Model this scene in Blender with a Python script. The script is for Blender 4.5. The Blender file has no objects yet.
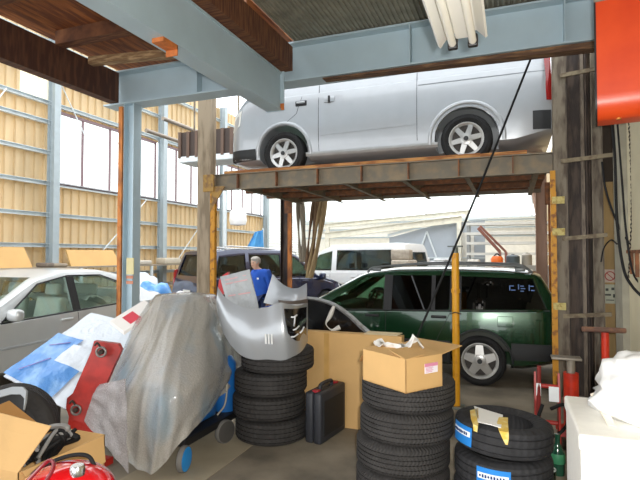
import bpy, bmesh, math, random
from mathutils import Vector, Matrix, Euler, noise
random.seed(7)
PI = math.pi
R = math.radians
scene = bpy.context.scene
COL = scene.collection
V = Vector

# ------------------------------------------------------------------ camera
FPX = 500.0
YAW = R(21)
PITCH = R(1.7)
EYE = 1.6
cam_d = bpy.data.cameras.new('camera')
cam_d.sensor_width = 36.0
cam_d.lens = FPX / 640 * 36
cam_d.clip_start = 0.05
cam = bpy.data.objects.new('camera', cam_d)
COL.objects.link(cam)
cam.location = (0, 0, EYE)
cam.rotation_euler = (PI / 2 + PITCH, 0, YAW)
scene.camera = cam


def ray(px, py):
    x = (px - 320) / FPX
    y = (240 - py) / FPX
    d = (x, math.cos(PITCH) - y * math.sin(PITCH), math.sin(PITCH) + y * math.cos(PITCH))
    c, s = math.cos(YAW), math.sin(YAW)
    return V((d[0] * c - d[1] * s, d[0] * s + d[1] * c, d[2])), d[1]


def at(px, py, D):
    r, k = ray(px, py)
    return V((0, 0, EYE)) + r * (D / k)


def onz(px, py, z):
    r, k = ray(px, py)
    return V((0, 0, EYE)) + r * ((z - EYE) / r.z)


def cf(x, y, z=0):
    """point given sideways / forwards from the standing place"""
    c, s = math.cos(YAW), math.sin(YAW)
    return V((x * c - y * s, x * s + y * c, z))


# ------------------------------------------------------------------ materials
def lin(c):
    return tuple((v / 12.92 if v <= 0.04045 else ((v + 0.055) / 1.055) ** 2.4) for v in c)


def hx(h):
    return lin(tuple(int(h[i:i + 2], 16) / 255 for i in (0, 2, 4)))


MATS = {}


def M(name, col, rough=0.6, metal=0.0, var=0.12, scale=6.0, col2=None, mix=(0.45, 0.62), bump=0.0, bscale=60.0,
      coat=0.0, spec=0.5, stretch=(1, 1, 1), translucent=0.0, alpha=1.0, detail=5):
    if name in MATS:
        return MATS[name]
    m = bpy.data.materials.new(name)
    m.use_nodes = True
    nt = m.node_tree
    N, L = nt.nodes, nt.links
    b = N['Principled BSDF']
    out = N['Material Output']
    c = hx(col)
    tc = N.new('ShaderNodeTexCoord')
    mp = N.new('ShaderNodeMapping')
    mp.inputs['Scale'].default_value = stretch
    L.new(tc.outputs['Object'], mp.inputs['Vector'])
    nz = N.new('ShaderNodeTexNoise')
    nz.inputs['Scale'].default_value = scale
    nz.inputs['Detail'].default_value = detail
    L.new(mp.outputs['Vector'], nz.inputs['Vector'])
    rp = N.new('ShaderNodeValToRGB')
    e = rp.color_ramp.elements
    if col2:
        e[0].position, e[1].position = mix
        e[0].color = c + (1,)
        e[1].color = hx(col2) + (1,)
    else:
        e[0].position, e[1].position = 0.3, 0.7
        e[0].color = tuple(v * (1 - var) for v in c) + (1,)
        e[1].color = tuple(min(1, v * (1 + var)) for v in c) + (1,)
    L.new(nz.outputs['Fac'], rp.inputs['Fac'])
    L.new(rp.outputs['Color'], b.inputs['Base Color'])
    b.inputs['Roughness'].default_value = rough
    b.inputs['Metallic'].default_value = metal
    b.inputs['Specular IOR Level'].default_value = spec
    if coat:
        b.inputs['Coat Weight'].default_value = coat
        b.inputs['Coat Roughness'].default_value = 0.05
    if bump:
        n2 = N.new('ShaderNodeTexNoise')
        n2.inputs['Scale'].default_value = bscale
        n2.inputs['Detail'].default_value = 4
        L.new(mp.outputs['Vector'], n2.inputs['Vector'])
        bp = N.new('ShaderNodeBump')
        bp.inputs['Strength'].default_value = bump
        bp.inputs['Distance'].default_value = 0.02
        L.new(n2.outputs['Fac'], bp.inputs['Height'])
        L.new(bp.outputs['Normal'], b.inputs['Normal'])
    last = b.outputs['BSDF']
    if translucent:
        t = N.new('ShaderNodeBsdfTranslucent')
        L.new(rp.outputs['Color'], t.inputs['Color'])
        mx = N.new('ShaderNodeMixShader')
        mx.inputs[0].default_value = translucent
        L.new(last, mx.inputs[1])
        L.new(t.outputs[0], mx.inputs[2])
        last = mx.outputs[0]
    if alpha < 1:
        t = N.new('ShaderNodeBsdfTransparent')
        mx = N.new('ShaderNodeMixShader')
        mx.inputs[0].default_value = alpha
        L.new(t.outputs[0], mx.inputs[1])
        L.new(last, mx.inputs[2])
        last = mx.outputs[0]
    L.new(last, out.inputs['Surface'])
    MATS[name] = m
    return m


def glass(name, tint, refl=1.0, rough=0.02):
    """thin pane: tinted see-through with a mirror sheen that grows at grazing angles"""
    if name in MATS:
        return MATS[name]
    m = bpy.data.materials.new(name)
    m.use_nodes = True
    N, L = m.node_tree.nodes, m.node_tree.links
    N.remove(N['Principled BSDF'])
    out = N['Material Output']
    t = N.new('ShaderNodeBsdfTransparent')
    t.inputs[0].default_value = hx(tint) + (1,)
    g = N.new('ShaderNodeBsdfGlossy')
    g.inputs['Roughness'].default_value = rough
    lw = N.new('ShaderNodeLayerWeight')
    lw.inputs['Blend'].default_value = 0.5
    pw = N.new('ShaderNodeMath')
    pw.operation = 'POWER'
    pw.inputs[1].default_value = 4.5
    L.new(lw.outputs['Facing'], pw.inputs[0])
    ml = N.new('ShaderNodeMath')
    ml.operation = 'MULTIPLY_ADD'
    ml.inputs[1].default_value = 0.75 * refl
    ml.inputs[2].default_value = 0.04 * refl
    L.new(pw.outputs[0], ml.inputs[0])
    mx = N.new('ShaderNodeMixShader')
    L.new(ml.outputs[0], mx.inputs[0])
    L.new(t.outputs[0], mx.inputs[1])
    L.new(g.outputs[0], mx.inputs[2])
    L.new(mx.outputs[0], out.inputs['Surface'])
    MATS[name] = m
    return m


def rubber_mat(name, col, k=70, zig=28, strength=0.6):
    m = M(name, col, 0.75, var=0.2, scale=9, spec=0.3)
    N, L = m.node_tree.nodes, m.node_tree.links
    b = N['Principled BSDF']
    tc = N.new('ShaderNodeTexCoord')
    sp = N.new('ShaderNodeSeparateXYZ')
    L.new(tc.outputs['Object'], sp.inputs[0])
    a = N.new('ShaderNodeMath')
    a.operation = 'ARCTAN2'
    L.new(sp.outputs[1], a.inputs[0])
    L.new(sp.outputs[0], a.inputs[1])
    mu = N.new('ShaderNodeMath')
    mu.operation = 'MULTIPLY'
    mu.inputs[1].default_value = k
    L.new(a.outputs[0], mu.inputs[0])
    pz = N.new('ShaderNodeMath')
    pz.operation = 'PINGPONG'
    pz.inputs[1].default_value = 0.03
    L.new(sp.outputs[2], pz.inputs[0])
    m2 = N.new('ShaderNodeMath')
    m2.operation = 'MULTIPLY_ADD'
    m2.inputs[1].default_value = zig * 3
    L.new(pz.outputs[0], m2.inputs[0])
    L.new(mu.outputs[0], m2.inputs[2])
    sn = N.new('ShaderNodeMath')
    sn.operation = 'SINE'
    L.new(m2.outputs[0], sn.inputs[0])
    bp = N.new('ShaderNodeBump')
    bp.inputs['Strength'].default_value = strength
    bp.inputs['Distance'].default_value = 0.006
    L.new(sn.outputs[0], bp.inputs['Height'])
    L.new(bp.outputs['Normal'], b.inputs['Normal'])
    return m


# ------------------------------------------------------------------ mesh builder
def smooth_line(pts, n=6, closed=False):
    """Catmull-Rom through the points"""
    P = [V(p) for p in pts]
    out = []
    k = len(P)
    rng = range(k if closed else k - 1)
    for i in rng:
        if closed:
            a, b, c, d = P[(i - 1) % k], P[i], P[(i + 1) % k], P[(i + 2) % k]
        else:
            b, c = P[i], P[i + 1]
            a = P[i - 1] if i > 0 else b * 2 - c
            d = P[i + 2] if i + 2 < k else c * 2 - b
        for j in range(n):
            t = j / n
            out.append(0.5 * ((2 * b) + (c - a) * t + (2 * a - 5 * b + 4 * c - d) * t * t + (3 * b - a - 3 * c + d) * t ** 3))
    if not closed:
        out.append(P[-1])
    return out


class MB:
    def __init__(self):
        self.bm = bmesh.new()

    def _tf(self, vs, m):
        for v in vs:
            v.co = m @ v.co

    def box(self, c, s, rot=(0, 0, 0), bevel=0.0, seg=2):
        r = bmesh.ops.create_cube(self.bm, size=1)
        vs = r['verts']
        for v in vs:
            v.co = V((v.co.x * s[0], v.co.y * s[1], v.co.z * s[2]))
        if bevel:
            es = list({e for v in vs for e in v.link_edges})
            res = bmesh.ops.bevel(self.bm, geom=vs + es, offset=bevel, segments=seg, affect='EDGES', profile=0.5)
            vs = list({v for f in res['faces'] for v in f.verts} | {v for v in vs if v.is_valid})
        mt = Matrix.Translation(V(c)) @ (rot if isinstance(rot, Matrix) else Euler(rot).to_matrix()).to_4x4()
        self._tf(vs, mt)
        return self

    def span(self, a, b, bevel=0.0):
        a, b = V(a), V(b)
        return self.box((a + b) / 2, tuple(abs(x) for x in (b - a)), bevel=bevel)

    def bar(self, a, b, w, h=None, roll=0.0):
        """rectangular bar from a to b"""
        a, b = V(a), V(b)
        h = h or w
        d = (b - a)
        q = d.to_track_quat('X', 'Z').to_matrix()
        q = q @ Matrix.Rotation(roll, 3, 'X')
        return self.box((a + b) / 2, (d.length, w, h), q)

    def extrude(self, pts, vec):
        vec = V(vec)
        n = len(pts)
        a = [self.bm.verts.new(V(p)) for p in pts]
        b = [self.bm.verts.new(V(p) + vec) for p in pts]
        self.bm.faces.new(a[::-1])
        self.bm.faces.new(b)
        for i in range(n):
            self.bm.faces.new((a[i], a[(i + 1) % n], b[(i + 1) % n], b[i]))
        return self

    def tube(self, pts, r, n=8, closed=False, smooth=0):
        P = smooth_line(pts, smooth, closed) if smooth else [V(p) for p in pts]
        k = len(P)
        rings = []
        up = None
        for i in range(k):
            if closed:
                t = (P[(i + 1) % k] - P[i - 1])
            else:
                t = P[min(i + 1, k - 1)] - P[max(i - 1, 0)]
            t.normalize()
            if up is None:
                up = V((0, 0, 1)) if abs(t.z) < 0.9 else V((1, 0, 0))
            x = up.cross(t)
            if x.length < 1e-5:
                x = V((1, 0, 0)).cross(t)
            x.normalize()
            y = t.cross(x)
            up = y
            rr = r(i / max(1, k - 1)) if callable(r) else r
            rings.append([self.bm.verts.new(P[i] + (x * math.cos(2 * PI * j / n) + y * math.sin(2 * PI * j / n)) * rr) for j in range(n)])
        for i in range(k if closed else k - 1):
            A, B = rings[i], rings[(i + 1) % k]
            for j in range(n):
                self.bm.faces.new((A[j], A[(j + 1) % n], B[(j + 1) % n], B[j]))
        if not closed:
            self.bm.faces.new(rings[0][::-1])
            self.bm.faces.new(rings[-1])
        return self

    def lathe(self, prof, c=(0, 0, 0), axis=None, n=32, closed=True):
        """prof: (r, z) loop, revolved about z, then z turned to axis"""
        q = Matrix.Identity(3)
        if axis is not None:
            q = V(axis).to_track_quat('Z', 'Y').to_matrix()
        c = V(c)
        rings = []
        for r_, z in prof:
            if r_ < 1e-6:
                rings.append([self.bm.verts.new(c + q @ V((0, 0, z)))])
            else:
                rings.append([self.bm.verts.new(c + q @ V((r_ * math.cos(2 * PI * j / n), r_ * math.sin(2 * PI * j / n), z))) for j in range(n)])
        k = len(rings)
        for i in range(k if closed else k - 1):
            A, B = rings[i], rings[(i + 1) % k]
            if len(A) == 1 and len(B) == 1:
                continue
            for j in range(n):
                if len(A) == 1:
                    self.bm.faces.new((A[0], B[(j + 1) % n], B[j]))
                elif len(B) == 1:
                    self.bm.faces.new((A[j], A[(j + 1) % n], B[0]))
                else:
                    self.bm.faces.new((A[j], A[(j + 1) % n], B[(j + 1) % n], B[j]))
        return self

    def cyl(self, a, b, r, n=16, r2=None):
        a, b = V(a), V(b)
        L = (b - a).length
        return self.lathe([(0, 0), (r, 0), (r if r2 is None else r2, L), (0, L)], a, b - a, n, closed=False)

    def sphere(self, c, r, n=12, scale=(1, 1, 1)):
        res = bmesh.ops.create_uvsphere(self.bm, u_segments=n, v_segments=max(6, n * 2 // 3), radius=r)
        for v in res['verts']:
            v.co = V((v.co.x * scale[0], v.co.y * scale[1], v.co.z * scale[2])) + V(c)
        return self

    def sheet(self, rows, thick=0.0, closed=False, fn=None):
        """grid of points; thick gives it a back"""
        g = [[self.bm.verts.new(V(p)) for p in r] for r in rows]
        fs = []
        for i in range(len(g) - 1):
            m = len(g[i])
            for j in range(m if closed else m - 1):
                fs.append(self.bm.faces.new((g[i][j], g[i][(j + 1) % m], g[i + 1][(j + 1) % m], g[i + 1][j])))
        if thick:
            bmesh.ops.recalc_face_normals(self.bm, faces=fs)
            bmesh.ops.solidify(self.bm, geom=fs, thickness=thick)
        return self

    def loft(self, loops):
        g = [[self.bm.verts.new(V(p)) for p in r] for r in loops]
        for i in range(len(g) - 1):
            m = len(g[i])
            for j in range(m):
                self.bm.faces.new((g[i][j], g[i][(j + 1) % m], g[i + 1][(j + 1) % m], g[i + 1][j]))
        self.bm.faces.new(g[0][::-1])
        self.bm.faces.new(g[-1])
        return self

    def ibeam(self, a, b, h, w, tf=0.016, tw=0.012, up=(0, 0, 1)):
        a, b = V(a), V(b)
        d = (b - a).normalized()
        u = V(up)
        s = d.cross(u).normalized()
        pts = [(-w / 2, -h / 2), (w / 2, -h / 2), (w / 2, -h / 2 + tf), (tw / 2, -h / 2 + tf), (tw / 2, h / 2 - tf), (w / 2, h / 2 - tf),
               (w / 2, h / 2), (-w / 2, h / 2), (-w / 2, h / 2 - tf), (-tw / 2, h / 2 - tf), (-tw / 2, -h / 2 + tf), (-w / 2, -h / 2 + tf)]
        return self.extrude([a + s * x + u * y for x, y in pts], b - a)

    def channel(self, a, b, h, w, t=0.01, up=(0, 0, 1), flip=1):
        a, b = V(a), V(b)
        d = (b - a).normalized()
        u = V(up)
        s = d.cross(u).normalized() * flip
        pts = [(0, -h / 2), (w, -h / 2), (w, -h / 2 + t), (t, -h / 2 + t), (t, h / 2 - t), (w, h / 2 - t), (w, h / 2), (0, h / 2)]
        return self.extrude([a + s * x + u * y for x, y in pts], b - a)

    def text(self, s, size, origin, xdir, ydir, depth=0.002):
        cu = bpy.data.curves.new('t', 'FONT')
        cu.body = s
        cu.size = size
        cu.extrude = depth
        cu.align_x = 'CENTER'
        cu.align_y = 'CENTER'
        ob = bpy.data.objects.new('t', cu)
        COL.objects.link(ob)
        dg = bpy.context.evaluated_depsgraph_get()
        me = bpy.data.meshes.new_from_object(ob.evaluated_get(dg))
        x = V(xdir).normalized()
        y = V(ydir).normalized()
        z = x.cross(y)
        m = Matrix((x, y, z)).transposed().to_4x4()
        me.transform(Matrix.Translation(V(origin)) @ m)
        self.bm.from_mesh(me)
        bpy.data.objects.remove(ob)
        bpy.data.curves.remove(cu)
        bpy.data.meshes.remove(me)
        return self

    def add_mesh(self, me):
        self.bm.from_mesh(me)
        return self

    def mesh(self, name, mat, smooth=None, recalc=True):
        if recalc:
            bmesh.ops.recalc_face_normals(self.bm, faces=self.bm.faces[:])
        me = bpy.data.meshes.new(name)
        self.bm.to_mesh(me)
        self.bm.free()
        for m in (mat if isinstance(mat, (list, tuple)) else [mat]):
            me.materials.append(m)
        if smooth is not None:
            for p in me.polygons:
                p.use_smooth = True
            me.set_sharp_from_angle(angle=R(smooth))
        return me


def wmat(o):
    m = Matrix.Identity(4)
    while o is not None:
        m = Matrix.LocRotScale(o.location, o.rotation_euler, o.scale) @ m
        o = o.parent
    return m


def thing(name, label, cat, loc=(0, 0, 0), rz=0.0, group=None):
    o = bpy.data.objects.new(name, None)
    o.empty_display_size = 0.1
    COL.objects.link(o)
    o.location = loc
    o.rotation_euler = (0, 0, rz)
    tag(o, label, cat, group)
    return o


def tag(o, label, cat, group=None):
    o['label'] = label
    o['category'] = cat
    if group:
        o['group'] = group
    return o


def part(name, mb, mat, parent, smooth=None, world=False, label=None):
    """one mesh under its thing; world=True when its shape was laid out in place"""
    if isinstance(mb, MB):
        me = mb.mesh(name, mat, smooth)
        if world:
            me.transform(wmat(parent).inverted())
    else:
        me = mb
    o = bpy.data.objects.new(name, me)
    COL.objects.link(o)
    o.parent = parent
    if label:
        o['label'] = label
    return o


def one(name, mb, mat, label, cat, group=None, smooth=None, kind=None):
    """a thing that is a single mesh, laid out in place; origin goes to the middle of its base"""
    me = mb.mesh(name, mat, smooth)
    xs = [v.co for v in me.vertices]
    lo = V((min(p.x for p in xs), min(p.y for p in xs), min(p.z for p in xs)))
    hi = V((max(p.x for p in xs), max(p.y for p in xs), max(p.z for p in xs)))
    b = V(((lo.x + hi.x) / 2, (lo.y + hi.y) / 2, lo.z))
    me.transform(Matrix.Translation(-b))
    o = bpy.data.objects.new(name, me)
    COL.objects.link(o)
    o.location = b
    if label:
        tag(o, label, cat, group)
    if kind:
        o['kind'] = kind
    return o


def struct(name, mb, mat, parent=None, smooth=None):
    me = mb.mesh(name, mat, smooth)
    o = bpy.data.objects.new(name, me)
    COL.objects.link(o)
    if parent is None:
        o['kind'] = 'structure'
    else:
        o.parent = parent
    return o


def dup(root, loc, rz, label=None, group=None):
    r = root.copy()
    COL.objects.link(r)
    r.location = loc
    r.rotation_euler = (root.rotation_euler[0], root.rotation_euler[1], rz)
    if label:
        r['label'] = label
    if group:
        r['group'] = group
    for ch in list(root.children):
        c = ch.copy()
        COL.objects.link(c)
        c.parent = r
        for g in list(ch.children):
            d = g.copy()
            COL.objects.link(d)
            d.parent = c
    return r


def boolean(me, cutters):
    """me minus each cutter mesh, as a new mesh"""
    o = bpy.data.objects.new('b', me)
    COL.objects.link(o)
    obs = []
    for c in cutters:
        k = bpy.data.objects.new('k', c)
        COL.objects.link(k)
        md = o.modifiers.new('d', 'BOOLEAN')
        md.object = k
        md.solver = 'EXACT'
        md.operation = 'DIFFERENCE'
        obs.append(k)
    dg = bpy.context.evaluated_depsgraph_get()
    r = bpy.data.meshes.new_from_object(o.evaluated_get(dg))
    for k in obs:
        bpy.data.objects.remove(k)
    bpy.data.objects.remove(o)
    return r


def skin(joints, edges, root, sub=2):
    """joints: name -> (pos, radius or (rx, ry)); one continuous skinned mesh"""
    names = list(joints)
    me = bpy.data.meshes.new('s')
    me.from_pydata([tuple(joints[n][0]) for n in names], [(names.index(a), names.index(b)) for a, b in edges], [])
    o = bpy.data.objects.new('s', me)
    COL.objects.link(o)
    o.modifiers.new('skin', 'SKIN')
    sm = o.modifiers.new('sub', 'SUBSURF')
    sm.levels = sub
    sm.render_levels = sub
    if not me.skin_vertices:
        lay = None
        bm = bmesh.new()
        bm.from_mesh(me)
        bm.verts.layers.skin.verify()
        bm.to_mesh(me)
        bm.free()
    for i, n in enumerate(names):
        r = joints[n][1]
        sv = me.skin_vertices[0].data[i]
        sv.radius = r if isinstance(r, tuple) else (r, r)
        sv.use_root = (n == root)
    me.update()
    dg = bpy.context.evaluated_depsgraph_get()
    r = bpy.data.meshes.new_from_object(o.evaluated_get(dg))
    bpy.data.objects.remove(o)
    for p in r.polygons:
        p.use_smooth = True
    return r
# ------------------------------------------------------------------ shared materials
blue_steel = M('blue_grey_painted_steel', 'B4C8D2', 0.45, var=0.05, scale=3, bump=0.05, bscale=14)
rust_wood = M('old_brown_timber', '5A3524', 0.8, col2='8A5A38', scale=5, mix=(0.4, 0.7), stretch=(1, 8, 1), bump=0.25, bscale=30)
board_wood = M('reddish_ceiling_boards', '6E3A1E', 0.75, col2='A8642E', scale=3.2, mix=(0.4, 0.65), stretch=(7, 0.8, 1), bump=0.2, bscale=25)
pale_wood = M('pale_worn_timber', '8C6C4C', 0.8, col2='C0A078', scale=4, stretch=(1, 9, 9), bump=0.2, bscale=25)
plank_wood = M('orange_brown_plank', '8E5A30', 0.8, col2='C08A50', scale=4, stretch=(1, 8, 8), bump=0.2)
deck_metal = M('grey_corrugated_deck', '8A887A', 0.6, metal=0.0, var=0.2, scale=7, bump=0.05)
lift_steel = M('dull_brown_grey_steel', '7C7466', 0.65, metal=0.15, col2='94836A', scale=7, mix=(0.45, 0.7), bump=0.15)
dark_steel = M('dark_rusty_steel', '352B26', 0.6, metal=0.2, col2='54463C', scale=8, stretch=(2, 2, 0.4), bump=0.2)
pale_steel = M('pale_weathered_steel', '807666', 0.6, metal=0.2, col2='584C40', scale=7, stretch=(2, 2, 0.5), bump=0.15)
rust_steel = M('rusty_brown_steel', '6E4A34', 0.8, col2='8E5C3A', scale=12, bump=0.2)
yellow_rust = M('chipped_yellow_paint', 'CC8E1E', 0.55, col2='8A5420', scale=14, mix=(0.52, 0.66), bump=0.1)
orange_rust = M('orange_rust_strip', 'C87C3C', 0.75, col2='8E5630', scale=9, stretch=(1, 1, 0.4), bump=0.15)
siding_mat = M('tan_translucent_siding', 'D6C3A0', 0.6, var=0.1, scale=1.3, translucent=0.42, stretch=(1, 1, 0.4))
sun_patch_sheet = M('milky_sun_patch_sheet', 'FFF6E4', 0.5, var=0.03, translucent=0.8)
white_steel = M('pale_grey_painted_steel', 'D2DADC', 0.5, var=0.06)
mullion_mat = M('brown_window_bars', '7C6468', 0.6, var=0.1)
cream_wall = M('cream_painted_board', 'CFC6A8', 0.8, var=0.08, scale=2.5, col2=None, bump=0.06, bscale=20)
concrete_grey = M('grey_concrete', '9C9888', 0.9, var=0.15, scale=5, bump=0.25, bscale=25)
black_rubber = M('black_rubber', '1B1B1C', 0.7, var=0.2, spec=0.3)
black_plastic = M('black_plastic', '19191B', 0.5, var=0.15, bump=0.05, bscale=200)
dark_trim = M('dark_grey_trim', '2A2C2E', 0.6, var=0.1)
chrome = M('bright_metal', 'CFCFCF', 0.22, metal=1.0, var=0.05)
alloy = M('silver_alloy', 'C4C4C2', 0.35, metal=0.6, var=0.05)
red_paint = M('worn_red_paint', 'B42A20', 0.45, col2='8C2018', scale=9, mix=(0.4, 0.7), bump=0.08)
cardboard = M('brown_cardboard', 'CFA76E', 0.85, var=0.06, scale=4, bump=0.04, bscale=90)
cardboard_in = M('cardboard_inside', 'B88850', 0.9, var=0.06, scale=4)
white_plastic = M('white_plastic_film', 'F0EEEA', 0.35, var=0.04, translucent=0.2)
white_foam = M('white_polystyrene', 'F4F2EA', 0.8, var=0.03, scale=20, bump=0.1, bscale=120)
pane_clear = glass('window_pane', 'F2F4F2', 0.6)

# ------------------------------------------------------------------ floor
fm = M('stained_concrete_floor', '8E877A', 0.7, var=0.2, scale=1.6, detail=8, bump=0.1, bscale=30)
N, L = fm.node_tree.nodes, fm.node_tree.links
ramp = [n for n in N if n.type == 'VALTORGB'][0]
ramp.color_ramp.elements[0].position = 0.36
ramp.color_ramp.elements[0].color = hx('625B50') + (1,)
ramp.color_ramp.elements[1].position = 0.62
ramp.color_ramp.elements[1].color = hx('958B7A') + (1,)
mb = MB()
mb.span((-16, -9, -0.25), (5, 32, 0))
struct('floor', mb, fm)
# a smoother, browner strip of screed beside the darker slab
mb = MB()
p = [onz(110, 478, 0), onz(262, 420, 0), onz(205, 478, 0)]
mb.extrude([(-2.62, 2.0, 0), (-2.05, 2.0, 0), (-2.05, 5.2, 0), (-2.62, 5.2, 0)], (0, 0, 0.004))
struct('trim_1', mb, M('pale_screed_strip', 'A0957F', 0.75, var=0.12, scale=3, bump=0.08))

# ------------------------------------------------------------------ mezzanine over the near bay
mb = MB()
mb.ibeam((-5.2, 5.40, 3.86), (1.35, 5.40, 3.86), 0.46, 0.26, 0.02, 0.014)
for x in (-3.7, -1.0, 0.5):
    mb.span((x - 0.006, 5.28, 3.65), (x + 0.006, 5.40, 4.07))
struct('trim_2', mb, blue_steel)      # girder across
mb = MB()
mb.span((-2.68, -6.0, 3.285), (-2.488, 5.24, 3.303))
mb.span((-2.68, -6.0, 3.715), (-2.488, 5.24, 3.733))
mb.span((-2.52, -6.0, 3.303), (-2.506, 5.24, 3.715))
mb.span((-2.69, 5.235, 3.28), (-2.46, 5.25, 3.74))
struct('trim_3', mb, blue_steel)      # girder towards the back
mb = MB()
mb.span((-2.50, -6.0, 3.74), (-2.36, 5.26, 4.02))
struct('trim_4', mb, rust_wood)
mb = MB()
mb.span((-5.10, -6.0, 3.66), (-4.96, 5.3, 4.07))
struct('trim_5', mb, M('dark_brown_beam', '4A2C20', 0.7, col2='64402C', scale=3, stretch=(1, 6, 1), bump=0.15))
# corrugated deck above the right bay, ribs running to the back
pts = []
x = -2.36
k = 0
while x < 1.4:
    pts += [(x, 4.10), (x + 0.02, 4.10), (x + 0.026, 4.118), (x + 0.044, 4.118)]
    x += 0.05
prof = [V((a, -6.0, b)) for a, b in pts] + [V((pts[-1][0], -6.0, 4.18)), V((pts[0][0], -6.0, 4.18))]
mb = MB()
mb.extrude(prof, (0, 11.55, 0))
struct('ceiling', mb, deck_metal)
mb = MB()
mb.span((-5.2, -6.0, 4.22), (-2.48, 5.6, 4.26))
struct('ceiling_boards', mb, board_wood)
for y in (0.4, 1.4, 2.4, 3.35, 4.35):
    mb = MB()
    mb.span((-4.96, y - 0.07, 4.06), (-2.5, y + 0.07, 4.22))
    struct('trim_6' if y < 0.5 else 'trim_%d' % (6 + int(y + 0.7)), mb, rust_wood)
mb = MB()
mb.bar((-4.9, 4.75, 4.02), (-2.62, 5.1, 4.02), 0.10, 0.09)
struct('trim_12', mb, pale_wood)
# worn plank strapped beneath the girder
mb = MB()
mb.extrude([(-2.0, 5.29, 3.622), (1.0, 5.29, 3.622), (1.0, 5.29, 3.552), (-2.0, 5.29, 3.610)], (0, 0.13, 0))
one('timber_plank', mb, M('dark_worn_plank', '5A4030', 0.8, col2='8A6848', scale=5, stretch=(0.8, 8, 8), bump=0.25),
    'rough brown plank running under the blue girder above the silver van', 'plank')
# bright end plate with orange primer
mb = MB()
mb.span((-2.50, 5.222, 3.285), (-2.455, 5.234, 3.36))
mb.span((-2.60, 3.12, 3.25), (-2.49, 3.30, 3.284))
mb.span((-2.60, 3.29, 3.20), (-2.49, 3.30, 3.284))
struct('trim_13', mb, M('orange_primer', 'C8743A', 0.7, var=0.2, scale=20))

# column beneath the corner
cx, cy = -4.79, 5.38
col = thing('steel_column', 'blue-grey steel column with orange rusty edge in front of the silver sedan', 'column', (cx, cy, 0))
mb = MB()
mb.ibeam((cx, cy, 0.012), (cx, cy, 3.63), 0.17, 0.15, 0.014, 0.010, up=(1, 0, 0))
mb.span((cx - 0.16, cy - 0.15, 0), (cx + 0.16, cy + 0.15, 0.012))
part('shaft', mb, blue_steel, col, world=True)
mb = MB()
mb.span((cx - 0.15, cy - 0.10, 0.02), (cx - 0.087, cy - 0.04, 3.6))
for z in [0.3 + 0.28 * i for i in range(12)]:
    mb.span((cx - 0.153, cy - 0.103, z), (cx - 0.086, cy - 0.03, z + 0.012))
part('edge_strip', mb, orange_rust, col, world=True)
mb = MB()
mb.span((cx - 0.0, cy - 0.088, 1.34), (cx + 0.12, cy - 0.08, 1.56))
part('notice', mb, M('yellowed_notice', 'D8CC9A', 0.7, var=0.05), col, world=True, label='yellowed notice')
mb = MB()
for i, z in enumerate((1.31, 1.24)):
    mb.span((cx + 0.0, cy - 0.088, z - 0.025), (cx + 0.11, cy - 0.08, z + 0.015))
part('tag_strip', mb, M('faded_red_strip', 'C8876A', 0.7, var=0.15, scale=30), col, world=True)

# ------------------------------------------------------------------ the long left wall of the yard hall
WU = -10.0


def corrugated_v(v0, v1, z0, z1, u=WU):
    """siding running along v"""
    prof = []
    v = v0
    while v < v1 - 1e-6:
        for dv, du in ((0, 0), (0.10, 0), (0.115, -0.05), (0.225, -0.05)):
            if v + dv <= v1:
                prof.append((u + du, v + dv))
        v += 0.24
    prof.append((u, v1))
    pts = [V((a, b, z0)) for a, b in prof]
    back = [V((a - 0.008, b, z0)) for a, b in prof][::-1]
    return pts + back, V((0, 0, z1 - z0))


mb = MB()
for a in ((2.4, 8.47, 0, 5.15), (2.4, 7.75, 5.15, 5.75), (2.4, 8.47, 5.75, 7.0), (8.47, 19.2, 0, 3.25), (8.47, 19.2, 5.0, 7.0)):
    p, d = corrugated_v(*a)
    mb.extrude(p, d)
struct('wall_left', mb, siding_mat)
mb = MB()
p, d = corrugated_v(7.75, 8.47, 5.15, 5.75)
mb.extrude(p, d)
struct('window_1', mb, sun_patch_sheet)  # added translucent sheet, stands in for bright sun patches on the siding
mb = MB()
for z in (1.1, 1.82, 2.52, 3.24, 3.95, 4.65, 5.1, 5.78, 6.5):
    if 3.3 < z < 4.9:
        mb.channel((WU + 0.02, 2.4, z), (WU + 0.02, 8.47, z), 0.09, 0.10, 0.008)
    else:
        mb.channel((WU + 0.02, 2.4, z), (WU + 0.02, 19.2, z), 0.09, 0.10, 0.008)
struct('trim_14', mb, white_steel)
n = 15
for v in (4.7, 8.47, 12.3, 15.7, 19.1):
    mb = MB()
    mb.ibeam((WU + 0.2, v, 0), (WU + 0.2, v, 7.0), 0.22, 0.17, 0.012, 0.01, up=(1, 0, 0))
    struct('trim_%d' % n, mb, M('grey_painted_column', '9FAAAE', 0.5, var=0.06))
    n += 1
# window bands
n = 2
for v0, v1 in ((8.56, 12.2), (12.4, 15.6), (15.8, 19.0)):
    mb = MB()
    mb.span((WU - 0.03, v0, 3.25), (WU + 0.05, v1, 3.31))
    mb.span((WU - 0.03, v0, 4.94), (WU + 0.05, v1, 5.0))
    k = 4
    for i in range(k + 1):
        v = v0 + (v1 - v0) * i / k
        mb.span((WU - 0.02, v - 0.022, 3.31), (WU + 0.03, v + 0.022, 4.94))
    w = struct('window_%d' % n, mb, mullion_mat)
    for i in range(k):
        mb = MB()
        a = v0 + (v1 - v0) * i / k
        b = v0 + (v1 - v0) * (i + 1) / k
        mb.span((WU + 0.0, a + 0.03, 3.31), (WU + 0.006, b - 0.03, 4.94))
        part('pane', mb, pane_clear, w)
    n += 1
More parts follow.
